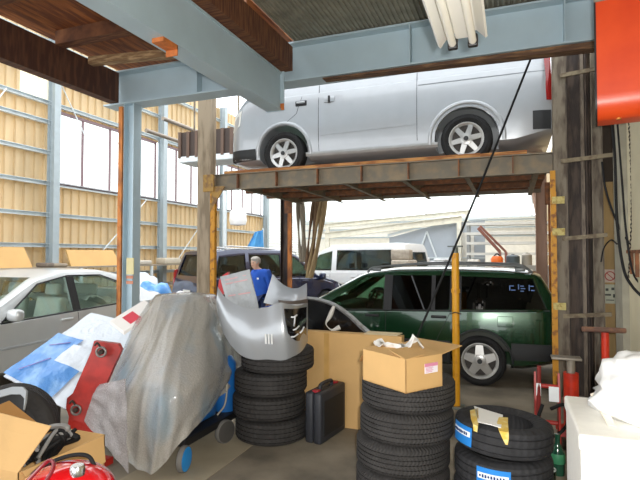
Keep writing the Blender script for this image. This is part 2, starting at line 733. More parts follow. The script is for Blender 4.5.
# thin brace rods on the wall
for i, (a, b) in enumerate(((onu_a, onu_b) for onu_a, onu_b in
                            (((6.9, 5.6), (5.9, 4.0)), ((7.35, 5.1), (6.6, 3.9)), ((5.6, 3.2), (7.6, 1.4)), ((11.7, 3.2), (9.6, 1.3)), ((14.9, 3.1), (13.0, 1.3)), ((8.3, 6.2), (9.6, 4.3))))):
    mb = MB()
    mb.tube([(WU + 0.13, a[0], a[1]), (WU + 0.13, b[0], b[1])], 0.014, 6)
    struct('trim_%d' % (21 + i), mb, white_steel)

# ------------------------------------------------------------------ far end of the hall
EV = 24.0
mb = MB()
mb.span((-10.4, EV, 0), (2.2, EV + 0.1, 2.75))
mb.span((-10.4, EV, 2.75), (2.2, EV + 0.1, 3.3))
mb.span((-10.4, EV, 5.6), (2.2, EV + 0.1, 7.0))
struct('wall_back', mb, M('cream_end_wall', 'F0EDE4', 0.7, var=0.06, translucent=0.3))
mb = MB()
for x in [-10 + 1.55 * i for i in range(8)]:
    mb.span((x - 0.04, EV - 0.02, 3.36), (x + 0.04, EV + 0.06, 5.54))
mb.span((-10.2, EV - 0.04, 3.28), (2.2, EV + 0.08, 3.36))
mb.span((-10.2, EV - 0.04, 5.54), (2.2, EV + 0.08, 5.62))
w = struct('window_5', mb, white_steel)
for i in range(7):
    mb = MB()
    x = -10 + 1.55 * i
    mb.span((x + 0.04, EV + 0.02, 3.36), (x + 1.51, EV + 0.03, 5.54))
    part('pane', mb, pane_clear, w)
n = 27
for x in (-7.2, -4.55, -2.75, 0.4):
    mb = MB()
    mb.ibeam((x, EV - 0.35, 0), (x, EV - 0.35, 7), 0.22, 0.2, 0.014, 0.012)
    struct('trim_%d' % n, mb, M('white_column_paint', 'D4DADB', 0.5, var=0.04))
    n += 1
mb = MB()
for z in (2.45, 2.85, 3.18):
    mb.channel((-10.2, EV - 0.08, z), (2.2, EV - 0.08, z), 0.07, 0.08, 0.008)
struct('trim_31', mb, white_steel)

# white roller shutter at the far end of the left wall
mb = MB()
for i in range(40):
    z = i * 0.12
    mb.span((WU - 0.03, 19.3, z), (WU + 0.01, 23.9, z + 0.112))
struct('door_1', mb, M('white_shutter', 'ECEEEA', 0.5, var=0.02, translucent=0.35))

# ------------------------------------------------------------------ right side
mb = MB()
mb.span((1.06, -6.0, 0), (1.22, 5.62, 4.1))
struct('wall_right', mb, cream_wall)
mb = MB()
mb.span((1.00, 5.62, 0), (1.40, 5.98, 4.0))
struct('trim_32', mb, concrete_grey)
mb = MB()
mb.span((1.40, 5.7, 0), (1.52, 24.0, 5.5))
struct('wall_right_rear', mb, M('tan_side_wall', 'B39A70', 0.8, var=0.12, scale=2, bump=0.1))
# ------------------------------------------------------------------ vehicles
def interp(tab, x):
    if x <= tab[0][0]:
        return tab[0][1]
    for (a, b), (c, d) in zip(tab, tab[1:]):
        if x <= c:
            return b + (d - b) * (x - a) / (c - a)
    return tab[-1][1]


class Car:
    """x runs from the nose (0) to the tail (length); y across; z up. Local origin: middle of the footprint."""

    def __init__(s, length, width, top, belt, bot, plan, tumble, wheels, wr, arch=1.17, crown=0.05):
        s.Ln, s.W, s.top, s.belt, s.bot, s.plan, s.tum, s.wheels, s.wr, s.arch, s.crown = length, width, top, belt, bot, plan, tumble, wheels, wr, arch, crown

    def sm(s, tab, x, d=0.05):
        return sum(interp(tab, min(max(x + k * d, 0), s.Ln)) for k in (-1, -0.5, 0, 0.5, 1)) / 5

    def section(s, x, inset=0.0):
        zt = s.sm(s.top, x) - inset
        zb = s.sm(s.bot, x, 0.02) + inset * 2
        w = interp(s.plan, x) * s.W / 2 - inset
        bl = min(interp(s.belt, x), zt - 0.07)
        bl = max(bl, zb + 0.12)
        zt = max(zt, bl + 0.04)
        zm = zb + (bl - zb) * 0.5
        h = max(0.0, zt - bl)
        wr = w - s.tum * h - 0.02
        g = min(0.07, h * 0.5)
        return [(0, zb), (w * 0.85, zb), (w * 0.955, zb + 0.05), (w * 0.99, zb + (zm - zb) * 0.45), (w, zm), (w * 0.992, zm + (bl - zm) * 0.6),
                (w * 0.972, bl - 0.01), (w * 0.955, bl + 0.005),
                (wr + s.tum * g * 0.2, zt - g), (wr - 0.025, zt - g * 0.45), (wr - 0.09, zt - g * 0.12), (wr * 0.5, zt + s.crown * 0.12), (0, zt + s.crown * 0.2)]

    def side(s, x, z):
        P = s.section(x)
        for (a, b), (c, d) in zip(P[1:], P[2:]):
            if b <= z <= d and d > b:
                return a + (c - a) * (z - b) / (d - b)
        return P[4][0]

    def solid(s, x0, x1, n, inset=0.0, zmin=None):
        loops = []
        for i in range(n + 1):
            x = x0 + (x1 - x0) * i / n
            P = s.section(x, inset)
            if zmin is not None:
                P = [(a, max(b, zmin)) for a, b in P]
            Lp = [V((x - s.Ln / 2, -a, b)) for a, b in P]
            Lp += [V((x - s.Ln / 2, a, b)) for a, b in P[-2:0:-1]]
            loops.append(Lp)
        mb = MB()
        mb.loft(loops)
        return mb

    def body(s, name, windows, shields, cabin, mat, hollow=True):
        mb = s.solid(0, s.Ln, 64)
        me = mb.mesh(name, mat)
        cuts = []
        for wx in s.wheels:
            c = MB()
            r = s.wr * s.arch
            for sgn in (-1, 1):
                c.cyl((wx - s.Ln / 2, sgn * s.W * 0.3, s.wr * 1.02), (wx - s.Ln / 2, sgn * s.W * 0.62, s.wr * 1.02), r, 40)
            cuts.append(c.mesh('k', mat))
        if hollow:
            cuts.append(s.solid(cabin[0], cabin[1], 24, 0.05, cabin[2]).mesh('k', mat))
            c = MB()
            for poly in windows:
                c.extrude([V((x - s.Ln / 2, -s.W, z)) for x, z in poly], (0, 2 * s.W, 0))
            cuts.append(c.mesh('k', mat))
            for (xa, xb, z0, z1, w0, w1) in shields:
                c = MB()
                c.extrude([V((xa - s.Ln / 2, -w0, z0)), V((xa - s.Ln / 2, w0, z0)), V((xa - s.Ln / 2, w1, z1)), V((xa - s.Ln / 2, -w1, z1))], (xb - xa, 0, 0))
                cuts.append(c.mesh('k', mat))
        r = boolean(me, cuts)
        r.name = name
        for p in r.polygons:
            p.use_smooth = True
        r.set_sharp_from_angle(angle=R(32))
        return r

    def pt(s, x, z, sgn=-1, off=0.0):
        return V((x - s.Ln / 2, sgn * (s.side(x, z) + off), z))

    def pane(s, poly, sgn=-1, off=-0.012, t=0.005):
        mb = MB()
        mb.extrude([s.pt(x, z, sgn, off) for x, z in poly], (0, -sgn * t, 0))
        return mb

    def panel(s, poly, sgn=-1, off=0.006, nx=10, nz=5):
        """patch that follows the flank; poly = lower line, upper line as functions"""
        (x0, x1, zl, zu) = poly
        mb = MB()
        rows = []
        for j in range(nz + 1):
            r = []
            for i in range(nx + 1):
                x = x0 + (x1 - x0) * i / nx
                z = zl(x) + (zu(x) - zl(x)) * j / nz
                r.append(s.pt(x, z, sgn, off))
            rows.append(r)
        mb.sheet(rows, 0.012)
        return mb

    def seam(s, pts, sgn=-1, r=0.004):
        mb = MB()
        P = []
        for (a, b), (c, d) in zip(pts, pts[1:]):
            for k in range(8):
                t = k / 8
                P.append(s.pt(a + (c - a) * t, b + (d - b) * t, sgn, 0.0))
        P.append(s.pt(pts[-1][0], pts[-1][1], sgn, 0.0))
        mb.tube(P, r, 5)
        return mb


def tyre_profile(Ro, w, Ri, grooves=4):
    h = w / 2
    P = [(Ri, -h * 0.72), (Ri + 0.012, -h * 0.82), (Ri + (Ro - Ri) * 0.5, -h), (Ro - 0.03, -h * 0.93), (Ro - 0.008, -h * 0.80)]
    span = h * 1.5
    for i in range(grooves):
        z = -span / 2 + span * (i + 0.5) / grooves
        gw = span / grooves * 0.16
        P += [(Ro, z - gw), (Ro - 0.011, z - gw * 0.6), (Ro - 0.011, z + gw * 0.6), (Ro, z + gw)]
    P += [(Ro - 0.008, h * 0.80), (Ro - 0.03, h * 0.93), (Ri + (Ro - Ri) * 0.5, h), (Ri + 0.012, h * 0.82), (Ri, h * 0.72), (Ri + 0.02, h * 0.3), (Ri + 0.02, -h * 0.3)]
    return P


TY = rubber_mat('car_tyre_rubber', '222223', 60, 20, 0.4)


def wheel(root, x, y, r, sgn, style=6, w=0.2, rim=0.66, rimmat=None, turn=0.0):
    """tyre with its rim; sgn = which side faces out (-1: -y)"""
    mb = MB()
    mb.lathe(tyre_profile(r, w, r * rim), (0, 0, 0), (0, 1, 0), 44)
    t = part('wheel', mb, TY, root, smooth=35)
    t.location = (x, y, r)
    mb = MB()
    rr = r * rim
    o = sgn * w / 2
    mb.lathe([(rr - 0.004, -w * 0.42), (rr + 0.006, -w * 0.42), (rr + 0.006, w * 0.42), (rr - 0.004, w * 0.42), (rr - 0.03, w * 0.3), (rr - 0.03, -w * 0.3)], (0, 0, 0), (0, 1, 0), 44)
    mb.lathe([(0, 0), (0.075, 0), (0.07, 0.02), (0.045, 0.026), (0.04, 0.034), (0, 0.034)], (0, o * 0.72, 0), (0, sgn, 0), 20, closed=False)
    for k in range(style):
        a = 2 * PI * k / style + turn
        d = V((math.cos(a), 0, math.sin(a)))
        e = V((-math.sin(a), 0, math.cos(a)))
        p0, p1 = d * 0.035, d * (rr - 0.012)
        y0, y1 = o * 0.84, o * 0.66
        w0, w1 = (0.036, 0.030) if style >= 6 else (0.058, 0.044)
        q = [p0 - e * w0 + V((0, y0, 0)), p0 + e * w0 + V((0, y0, 0)), p1 + e * w1 * 0.9 + V((0, y1, 0)), p1 - e * w1 * 0.9 + V((0, y1, 0))]
        mb.extrude(q, (0, -sgn * 0.03, 0))
    part('rim', mb, rimmat or alloy, t, smooth=35)
    mb = MB()
    mb.cyl((0, 0, 0), (0, sgn * 0.02, 0), rr - 0.02, 28)
    part('brake_disc', mb, M('dull_brake_metal', '4A4643', 0.6, metal=0.4, var=0.2, scale=15), t)
    mb = MB()
    mb.cyl((0, o * 0.72 + sgn * 0.03, 0), (0, o * 0.72 + sgn * 0.042, 0), 0.03, 16)
    part('hub_cap', mb, dark_trim, t)
    return t


def seat(root, x, y, z, mat, facing=-1, name='seat', w=0.48, back=0.62):
    mb = MB()
    mb.box((x, y, z + 0.08), (0.5, w, 0.16), bevel=0.05)
    mb.box((x - facing * 0.26, y, z + 0.12 + back / 2), (0.14, w, back), (0, -facing * 0.22, 0), bevel=0.05)
    mb.box((x - facing * 0.33, y, z + 0.22 + back), (0.09, w * 0.5, 0.16), (0, -facing * 0.15, 0), bevel=0.03)
    return part(name, mb, mat, root, smooth=50)


def steering_wheel(root, x, y, z, mat=None):
    mb = MB()
    c = V((x, y, z))
    u, v = V((0, 1, 0)), V((0.42, 0, 0.9)).normalized()
    mb.tube([c + (u * math.cos(a) + v * math.sin(a)) * 0.18 for a in [2 * PI * i / 28 for i in range(28)]], 0.015, 8, closed=True)
    for a in (0.2, PI - 0.2, -PI / 2):
        mb.bar(c, c + (u * math.cos(a) + v * math.sin(a)) * 0.175, 0.03, 0.02)
    mb.cyl(c, c + V((-0.35, 0, -0.18)), 0.03)
    mb.sphere(c, 0.05)
    return part('steering_wheel', mb, mat or black_plastic, root, smooth=40)


def fill_rect(mb, a, b):
    return mb.span(a, b)


def flank_parts(root, c, name, polys, mat, sides=(-1, 1), off=-0.012):
    for i, poly in enumerate(polys):
        for s in sides:
            part(name, c.pane(poly, s, off), mat[i] if isinstance(mat, list) else mat, root)


# ---- dark green wagon under the lift
green = M('dark_green_car_paint', '123A20', 0.22, metal=0.35, var=0.06, coat=1.0)
wag = Car(4.60, 1.76,
          top=[(0, .62), (.10, .70), (.5, .82), (1.36, .96), (2.1, 1.365), (2.5, 1.42), (3.2, 1.435), (3.9, 1.42), (4.31, 1.385), (4.49, 1.02), (4.60, .72)],
          belt=[(0, .58), (1.4, .835), (4.3, .925), (4.60, .90)],
          bot=[(0, .30), (.3, .2), (.9, .2), (4.1, .22), (4.60, .34)],
          plan=[(0, .74), (.15, .86), (.5, .95), (1.2, .99), (2.5, 1), (3.6, .99), (4.28, .95), (4.50, .89), (4.60, .80)],
          tumble=0.27, wheels=(.95, 3.61), wr=.305)
W1 = [(1.52, .865), (2.10, 1.285), (2.42, 1.325), (2.385, .885)]
W2 = [(2.50, .890), (2.50, 1.33), (3.03, 1.335), (3.03, .905)]
W3 = [(3.06, .907), (3.06, 1.335), (3.28, 1.335), (3.24, .915)]
W4 = [(3.36, .92), (3.38, 1.33), (4.22, 1.305), (4.37, .95)]
wagon = thing('station_wagon', 'dark green station wagon parked beneath the lift platform', 'car', (-1.69, 7.29, 0))
part('body', wag.body('body', [W1, W2, W3, W4], [(1.2, 2.5, .98, 1.34, .66, .52), (4.1, 4.7, .98, 1.30, .62, .52)], (1.55, 4.44, .42), green), None, wagon)
cut_ = MB()
for poly in (W1, W2, W3, W4):
    cut_.extrude([V((x - 2.3, -2, z)) for x, z in poly], (0, 4, 0))
for (xa, xb, z0, z1, w0, w1) in ((1.2, 2.5, .98, 1.34, .66, .52), (4.1, 4.7, .98, 1.30, .62, .52)):
    cut_.extrude([V((xa - 2.3, -w0, z0)), V((xa - 2.3, w0, z0)), V((xa - 2.3, w1, z1)), V((xa - 2.3, -w1, z1))], (xb - xa, 0, 0))
lin_m = M('charcoal_cabin_lining', '4A4C48', 0.9)
lme = boolean(wag.solid(1.56, 4.43, 24, .053, .425).mesh('k', lin_m), [wag.solid(1.575, 4.415, 24, .062, .435).mesh('k', lin_m), cut_.mesh('k', lin_m)])
lme.name = 'cabin_lining'
part('cabin_lining', lme, None, wagon)
g_clear = glass('clear_car_glass', 'C8DCCC', 1.0)
g_dark = glass('dark_tinted_glass', '121816', 1.0)
flank_parts(wagon, wag, 'window', [W1, W2, W3, W4], [g_clear, g_dark, g_dark, g_dark])
mb = MB()
mb.sheet([[(1.42 - 2.3, -.66, .985), (1.42 - 2.3, .66, .985)], [(2.06 - 2.3, -.53, 1.345), (2.06 - 2.3, .53, 1.345)]], 0.006)
part('windshield', mb, g_clear, wagon)
mb = MB()
mb.sheet([[(4.48 - 2.3, -.6, .99), (4.48 - 2.3, .6, .99)], [(4.325 - 2.3, -.52, 1.30), (4.325 - 2.3, .52, 1.30)]], 0.006)
part('rear_window', mb, g_dark, wagon)
for s in (-1, 1):
    part('cladding', wag.panel((1.28, 3.26, lambda x: .26, lambda x: .53), s, 0.008, 12, 4), dark_trim, wagon, smooth=40)
    part('cladding', wag.panel((3.97, 4.54, lambda x: .34, lambda x: .54), s, 0.008, 6, 4), dark_trim, wagon, smooth=40)
    mb = MB()
    P = [(3.61 - 2.3 + math.cos(a) * .375, math.sin(a) * .375 + .31) for a in [PI * (-.06 + 1.12 * i / 20) for i in range(21)]]
    mb.tube([V((x, s * (wag.side(x + 2.3, max(z, .24)) + .004), z)) for x, z in P], 0.014, 6)
    part('arch_trim', mb, dark_trim, wagon, smooth=60)
    mb = MB()
    P = [(.95 - 2.3 + math.cos(a) * .375, math.sin(a) * .375 + .31) for a in [PI * (-.06 + 1.12 * i / 20) for i in range(21)]]
    mb.tube([V((x, s * (wag.side(x + 2.3, max(z, .24)) + .004), z)) for x, z in P], 0.014, 6)
    part('arch_trim', mb, dark_trim, wagon, smooth=60)
    mb = wag.seam([(1.40, .84), (1.38, .5), (1.42, .28)], s)
    part('door_seam', mb, black_plastic, wagon)
    part('door_seam', wag.seam([(2.46, 1.33), (2.44, .86), (2.44, .28)], s), black_plastic, wagon)
    part('door_seam', wag.seam([(3.33, 1.33), (3.26, .88), (3.10, .55), (3.08, .28)], s), black_plastic, wagon)
    part('window_trim', wag.seam([(1.46, .852), (4.40, .935)], s, .011), black_plastic, wagon)
    for xa, xb, z0 in ((2.40, 2.51, .885), (3.02, 3.07, .905), (3.25, 3.39, .915)):
        part('pillar_trim', wag.panel((xa, xb, lambda x: z0, lambda x: 1.335), s, .001, 2, 6), black_plastic, wagon)
    for x in (2.26, 3.12):
        mb = MB()
        z = .80 + .02 * (x - 2)
        mb.box(wag.pt(x, z, s, 0.012), (.19, .03, .035), bevel=.01)
        part('door_handle', mb, black_plastic, wagon, smooth=50)
    mb = MB()
    rail = [V((x - 2.3, s * (interp(wag.plan, x) * .88 - .27 * .5 - .055), interp(wag.top, x) + dz)) for x, dz in ((2.15, -.01), (2.28, .045), (3.0, .052), (3.9, .05), (4.12, .045), (4.22, -.01))]
    mb.tube(rail, .015, 8, smooth=5)
    for x in (2.28, 4.08):
        mb.box((x - 2.3, rail[2].y, interp(wag.top, x) + .015), (.12, .03, .05), bevel=.01)
    part('roof_rail', mb, M('grey_roof_rail', '6C7070', 0.4, metal=0.4), wagon, smooth=50)
    mb = MB()
    mb.box(wag.pt(1.78, .90, s, 0.09), (.10, .17, .12), bevel=.035)
    part('side_mirror', mb, green, wagon, smooth=50)
    mb = MB()
    mb.extrude([wag.pt(x, z, s, -.02) for x, z in ((4.49, .62), (4.51, .9), (4.44, .92), (4.41, .62))], (0, s * .028, 0))
    part('tail_lamp', mb, M('red_lamp_lens', '8E1414', 0.2, coat=0.5), wagon)
    for wx in (.95, 3.61):
        wheel(wagon, wx - 2.3, s * .775, .305, s, 5 if wx > 2 else 5, rim=.70, turn=.35)
mb = wag.panel((3.82, 3.99, lambda x: .735, lambda x: .85), -1, 0.002, 3, 3)
fl = part('fuel_flap', mb, green, wagon, smooth=40)
part('flap_seam', wag.seam([(3.82, .73), (3.99, .73), (3.99, .855), (3.82, .855), (3.82, .73)], -1, .003), black_plastic, fl)
for y in (-.38, .38):
    seat(wagon, 2.32 - 2.3, y, .34, M('dark_grey_upholstery', '2E302E', 0.9), back=.5)
seat(wagon, 3.15 - 2.3, 0, .36, MATS['dark_grey_upholstery'], w=1.2, back=.48)
steering_wheel(wagon, 1.92 - 2.3, .38, .88)
mb = MB()
mb.box((1.66 - 2.3, 0, .82), (.34, 1.3, .16), bevel=.05)
part('dashboard', mb, M('dashboard_grey', '3A4038', 0.7), wagon, smooth=50)
# bluish marks on the last side window
mb = MB()
for i, (x, z, w, h) in enumerate(((3.98, 1.22, .05, .012), (3.96, 1.19, .012, .05), (4.0, 1.17, .05, .012), (4.06, 1.21, .012, .06), (4.10, 1.22, .04, .012), (4.11, 1.19, .05, .012), (4.10, 1.16, .04, .012),
                                  (4.18, 1.20, .012, .07), (4.21, 1.22, .04, .012), (4.22, 1.17, .04, .012))):
    mb.box(wag.pt(x, z, -1, -.004), (w, .004, h))
    if i in (2, 6, 9):
        part('window_sticker', mb, M('blue_mark', '4A6EA8', 0.5), wagon, label='blue marks on the rear side window')
        mb = MB()

# ---- silver van on the lift platform
DZ = 2.738
silver = M('silver_van_paint', 'ABAFB3', 0.32, metal=0.25, var=0.03, coat=0.6)
van = Car(4.42, 1.70,
          top=[(0, .85), (.04, 1.0), (.35, 1.25), (.85, 1.84), (1.3, 1.965), (4.15, 1.98), (4.30, 1.93), (4.38, 1.5), (4.42, .6)],
          belt=[(0, .8), (.3, 1.12), (4.42, 1.14)],
          bot=[(0, .24), (.5, .2), (4.0, .22), (4.42, .32)],
          plan=[(0, .80), (.06, .90), (.2, .965), (.6, .995), (2, 1), (4.1, 1), (4.3, .985), (4.42, .95)],
          tumble=0.10, wheels=(.91, 3.43), wr=.315, arch=1.24)
V1 = [(.48, 1.28), (.85, 1.66), (1.40, 1.74), (1.40, 1.28)]
V2 = [(1.54, 1.28), (1.54, 1.75), (2.76, 1.76), (2.76, 1.28)]
V3 = [(2.90, 1.28), (2.90, 1.76), (4.20, 1.74), (4.23, 1.28)]
vn = thing('delivery_van', 'silver van standing up on the rusty lift platform', 'van', (-1.74, 7.28, DZ))
part('body', van.body('body', [V1, V2, V3], [(.1, 1.2, 1.2, 1.78, .7, .6), (4.1, 4.5, 1.2, 1.75, .68, .62)], (.75, 4.3, .5), silver), None, vn)
flank_parts(vn, van, 'window', [V1, V2, V3], [g_clear, g_dark, g_dark])
mb = MB()
mb.sheet([[(.37 - 2.21, -.7, 1.21), (.37 - 2.21, .7, 1.21)], [(.80 - 2.21, -.61, 1.77), (.80 - 2.21, .61, 1.77)]], .006)
part('windshield', mb, g_clear, vn)
mb = MB()
mb.sheet([[(4.39 - 2.21, -.68, 1.21), (4.39 - 2.21, .68, 1.21)], [(4.345 - 2.21, -.62, 1.74), (4.345 - 2.21, .62, 1.74)]], .006)
part('rear_window', mb, g_dark, vn)
for s in (-1, 1):
    part('door_seam', van.seam([(1.455, 1.8), (1.455, .9), (1.455, .3)], s), dark_trim, vn)
    part('door_seam', van.seam([(2.82, 1.8), (2.82, .9), (2.82, .34)], s), dark_trim, vn)
    part('door_seam', van.seam([(.98, .76), (1.12, .86), (1.2, 1.1)], s, .003), dark_trim, vn)
    part('door_seam', van.seam([(2.84, 1.06), (4.34, 1.06)], s, .007), M('seam_grey', '80868A', 0.5), vn)
    part('crease', van.seam([(1.48, .52), (2.80, .55)], s, .006), silver, vn)
    part('sill', van.panel((1.26, 3.08, lambda x: .245, lambda x: .30), s, .012, 8, 2), M('pale_sill', 'A8ACAE', 0.5), vn)
    mb = MB()
    mb.box(van.pt(1.19, 1.0, s, .004), (.17, .02, .075), bevel=.008)
    h = part('door_handle', mb, black_plastic, vn, smooth=50)
    mb = MB()
    mb.box(van.pt(1.19, 1.01, s, .022), (.13, .02, .03), bevel=.008)
    part('grip', mb, silver, h, smooth=50)
    mb = MB()
    mb.box(van.pt(1.615, 1.01, s, .004), (.15, .02, .08), bevel=.008)
    h = part('door_handle', mb, silver, vn, smooth=50)
    mb = MB()
    mb.box(van.pt(1.615, 1.01, s, .02), (.03, .025, .10), bevel=.008)
    part('grip', mb, black_plastic, h, smooth=50)
    part('bumper', van.panel((.04, .46, lambda x: .25, lambda x: .41), s, .012, 8, 4), dark_trim, vn, smooth=40)
    part('bumper', van.panel((4.20, 4.40, lambda x: .36, lambda x: .58), s, .014, 8, 4), dark_trim, vn, smooth=40)
    for wx, lip in ((.91, .42), (3.43, .45)):
        mb = MB()
        P = [(wx - 2.21 + math.cos(a) * lip, math.sin(a) * lip + .32) for a in [PI * (-.03 + 1.06 * i / 24) for i in range(25)]]
        mb.tube([V((x, s * (van.side(x + 2.21, max(z, .24)) - .008), z)) for x, z in P], .028, 8)
        part('arch_trim', mb, silver, vn, smooth=60)
        wheel(vn, wx - 2.21, s * .735, .315, s, 6, rim=.66, turn=.2)
    mb = MB()
    mb.extrude([van.pt(x, z, s, -.03) for x, z in ((4.35, .70), (4.33, 1.24), (4.40, 1.21), (4.415, .70))], (0, s * .042, 0))
    part('tail_lamp', mb, MATS['red_lamp_lens'], vn)
    mb = MB()
    mb.extrude([van.pt(x, z, s, -.03) for x, z in ((.03, .70), (.20, .78), (.22, 1.0), (.07, .96))], (0, s * .042, 0))
    part('headlamp', mb, M('lamp_lens', 'E4E6E2', 0.15, coat=0.6), vn)
    mb = MB()
    mb.box((.40 - 2.21, s * 1.0, 1.28), (.12, .20, .26), bevel=.04)
    mb.bar((.44 - 2.21, s * .80, 1.2), (.42 - 2.21, s * .95, 1.22), .03)
    part('side_mirror', mb, black_plastic, vn, smooth=50)
mb = MB()
mb.box((.0 - 2.21 + .02, 0, .40), (.10, 1.34, .30), bevel=.04)
part('bumper', mb, dark_trim, vn, smooth=40)
for y in (-.42, .42):
    seat(vn, 1.35 - 2.21, y, .62, MATS['dark_grey_upholstery'], back=.62)
steering_wheel(vn, .88 - 2.21, .42, 1.15)

# ---- pale silver sedan at the left
pale_silver = M('pale_silver_paint', 'C9CCCC', 0.3, metal=0.2, var=0.03, coat=0.6)
sed = Car(4.6, 1.72,
          top=[(0, .60), (.1, .68), (.6, .80), (1.35, .93), (2.05, 1.30), (2.45, 1.395), (3.15, 1.39), (3.58, 1.30), (4.1, 1.02), (4.45, .98), (4.6, .70)],
          belt=[(0, .56), (1.4, .805), (3.5, .89), (4.6, .87)],
          bot=[(0, .28), (.4, .2), (4.1, .2), (4.6, .32)],
          plan=[(0, .74), (.15, .86), (.5, .95), (1.2, .99), (2.5, 1), (3.6, .99), (4.3, .93), (4.6, .78)],
          tumble=0.33, wheels=(.88, 3.52), wr=.305)
S1 = [(1.50, .825), (2.05, 1.22), (2.50, 1.31), (2.50, .86)]
S2 = [(2.61, .865), (2.61, 1.315), (3.08, 1.30), (3.42, 1.18), (3.58, .90)]
sd = thing('sedan', 'pale silver sedan parked along the left wall with covered white seats', 'car', (-6.27, 4.86, 0), PI / 2)
part('body', sed.body('body', [S1, S2], [(1.1, 2.4, .97, 1.31, .66, .5), (3.4, 4.15, 1.05, 1.28, .60, .5)], (1.5, 3.85, .42), pale_silver), None, sd)
g_sed = glass('greenish_car_glass', 'ECF3EF', 1.0)
flank_parts(sd, sed, 'window', [S1, S2], g_sed)
mb = MB()
mb.sheet([[(1.42 - 2.3, -.66, .97), (1.42 - 2.3, .66, .97)], [(2.06 - 2.3, -.52, 1.31), (2.06 - 2.3, .52, 1.31)]], .006)
part('windshield', mb, g_sed, sd)
mb = MB()
mb.sheet([[(4.03 - 2.3, -.6, 1.06), (4.03 - 2.3, .6, 1.06)], [(3.60 - 2.3, -.5, 1.285), (3.60 - 2.3, .5, 1.285)]], .006)
part('rear_window', mb, g_sed, sd)
for s in (-1, 1):
    part('door_seam', sed.seam([(2.555, 1.32), (2.555, .9), (2.555, .3)], s), dark_trim, sd)
    part('pillar_trim', sed.panel((2.495, 2.615, lambda x: .862, lambda x: 1.31), s, .003, 2, 6), black_plastic, sd)
    part('window_trim', sed.seam([(1.48, .812), (3.60, .893)], s, .012), black_plastic, sd)
    part('window_trim', sed.seam([(1.50, .825), (2.05, 1.23), (2.52, 1.32), (3.09, 1.31), (3.43, 1.19), (3.60, .90)], s, .010), black_plastic, sd)
    part('door_seam', sed.seam([(1.42, .85), (1.40, .3)], s), dark_trim, sd)
    part('moulding', sed.seam([(1.3, .52), (3.1, .55)], s, .018), MATS['pale_sill'], sd)
    for x in (2.36, 3.36):
        mb = MB()
        mb.box(sed.pt(x, .76, s, .012), (.18, .03, .035), bevel=.01)
        part('door_handle', mb, pale_silver, sd, smooth=50)
    mb = MB()
    mb.box(sed.pt(1.60, .90, s, .11), (.12, .20, .14), bevel=.045)
    part('side_mirror', mb, pale_silver, sd, smooth=50)
    for wx in (.88, 3.52):
        wheel(sd, wx - 2.3, s * .755, .305, s, 7, rim=.68)
    mb = MB()
    mb.extrude([sed.pt(x, z, s, -.03) for x, z in ((.02, .58), (.3, .66), (.3, .76), (.1, .68))], (0, s * .04, 0))
    part('headlamp', mb, MATS['lamp_lens'], sd)
    mb = MB()
    mb.extrude([sed.pt(x, z, s, -.03) for x, z in ((4.35, .70), (4.35, .86), (4.54, .84), (4.57, .70))], (0, s * .04, 0))
    part('tail_lamp', mb, MATS['red_lamp_lens'], sd)
cover_cloth = M('white_seat_cover', 'D8DCD6', 0.9, var=0.06, bump=0.2, bscale=12)
for y in (-.36, .36):
    seat(sd, 2.25 - 2.3, y, .36, cover_cloth, back=.55)
seat(sd, 3.05 - 2.3, 0, .36, cover_cloth, w=1.25, back=.5)
mb = MB()
rows = []
for i in range(14):
    rows.append([V((2.85 - 2.3 + .60 * j / 9, -.66 + 1.3 * i / 13, .96 + .08 * noise.noise(V((i * .5, j * .6, 3))) + .05 * math.sin(j * .6))) for j in range(10)])
mb.sheet(rows, .02)
part('dust_sheet', mb, cover_cloth, sd, smooth=80)
steering_wheel(sd, 1.82 - 2.3, .36, .88)
mb = MB()
mb.box((1.60 - 2.3, 0, .83), (.32, 1.3, .15), bevel=.05)
part('dashboard', mb, MATS['dashboard_grey'], sd, smooth=50)


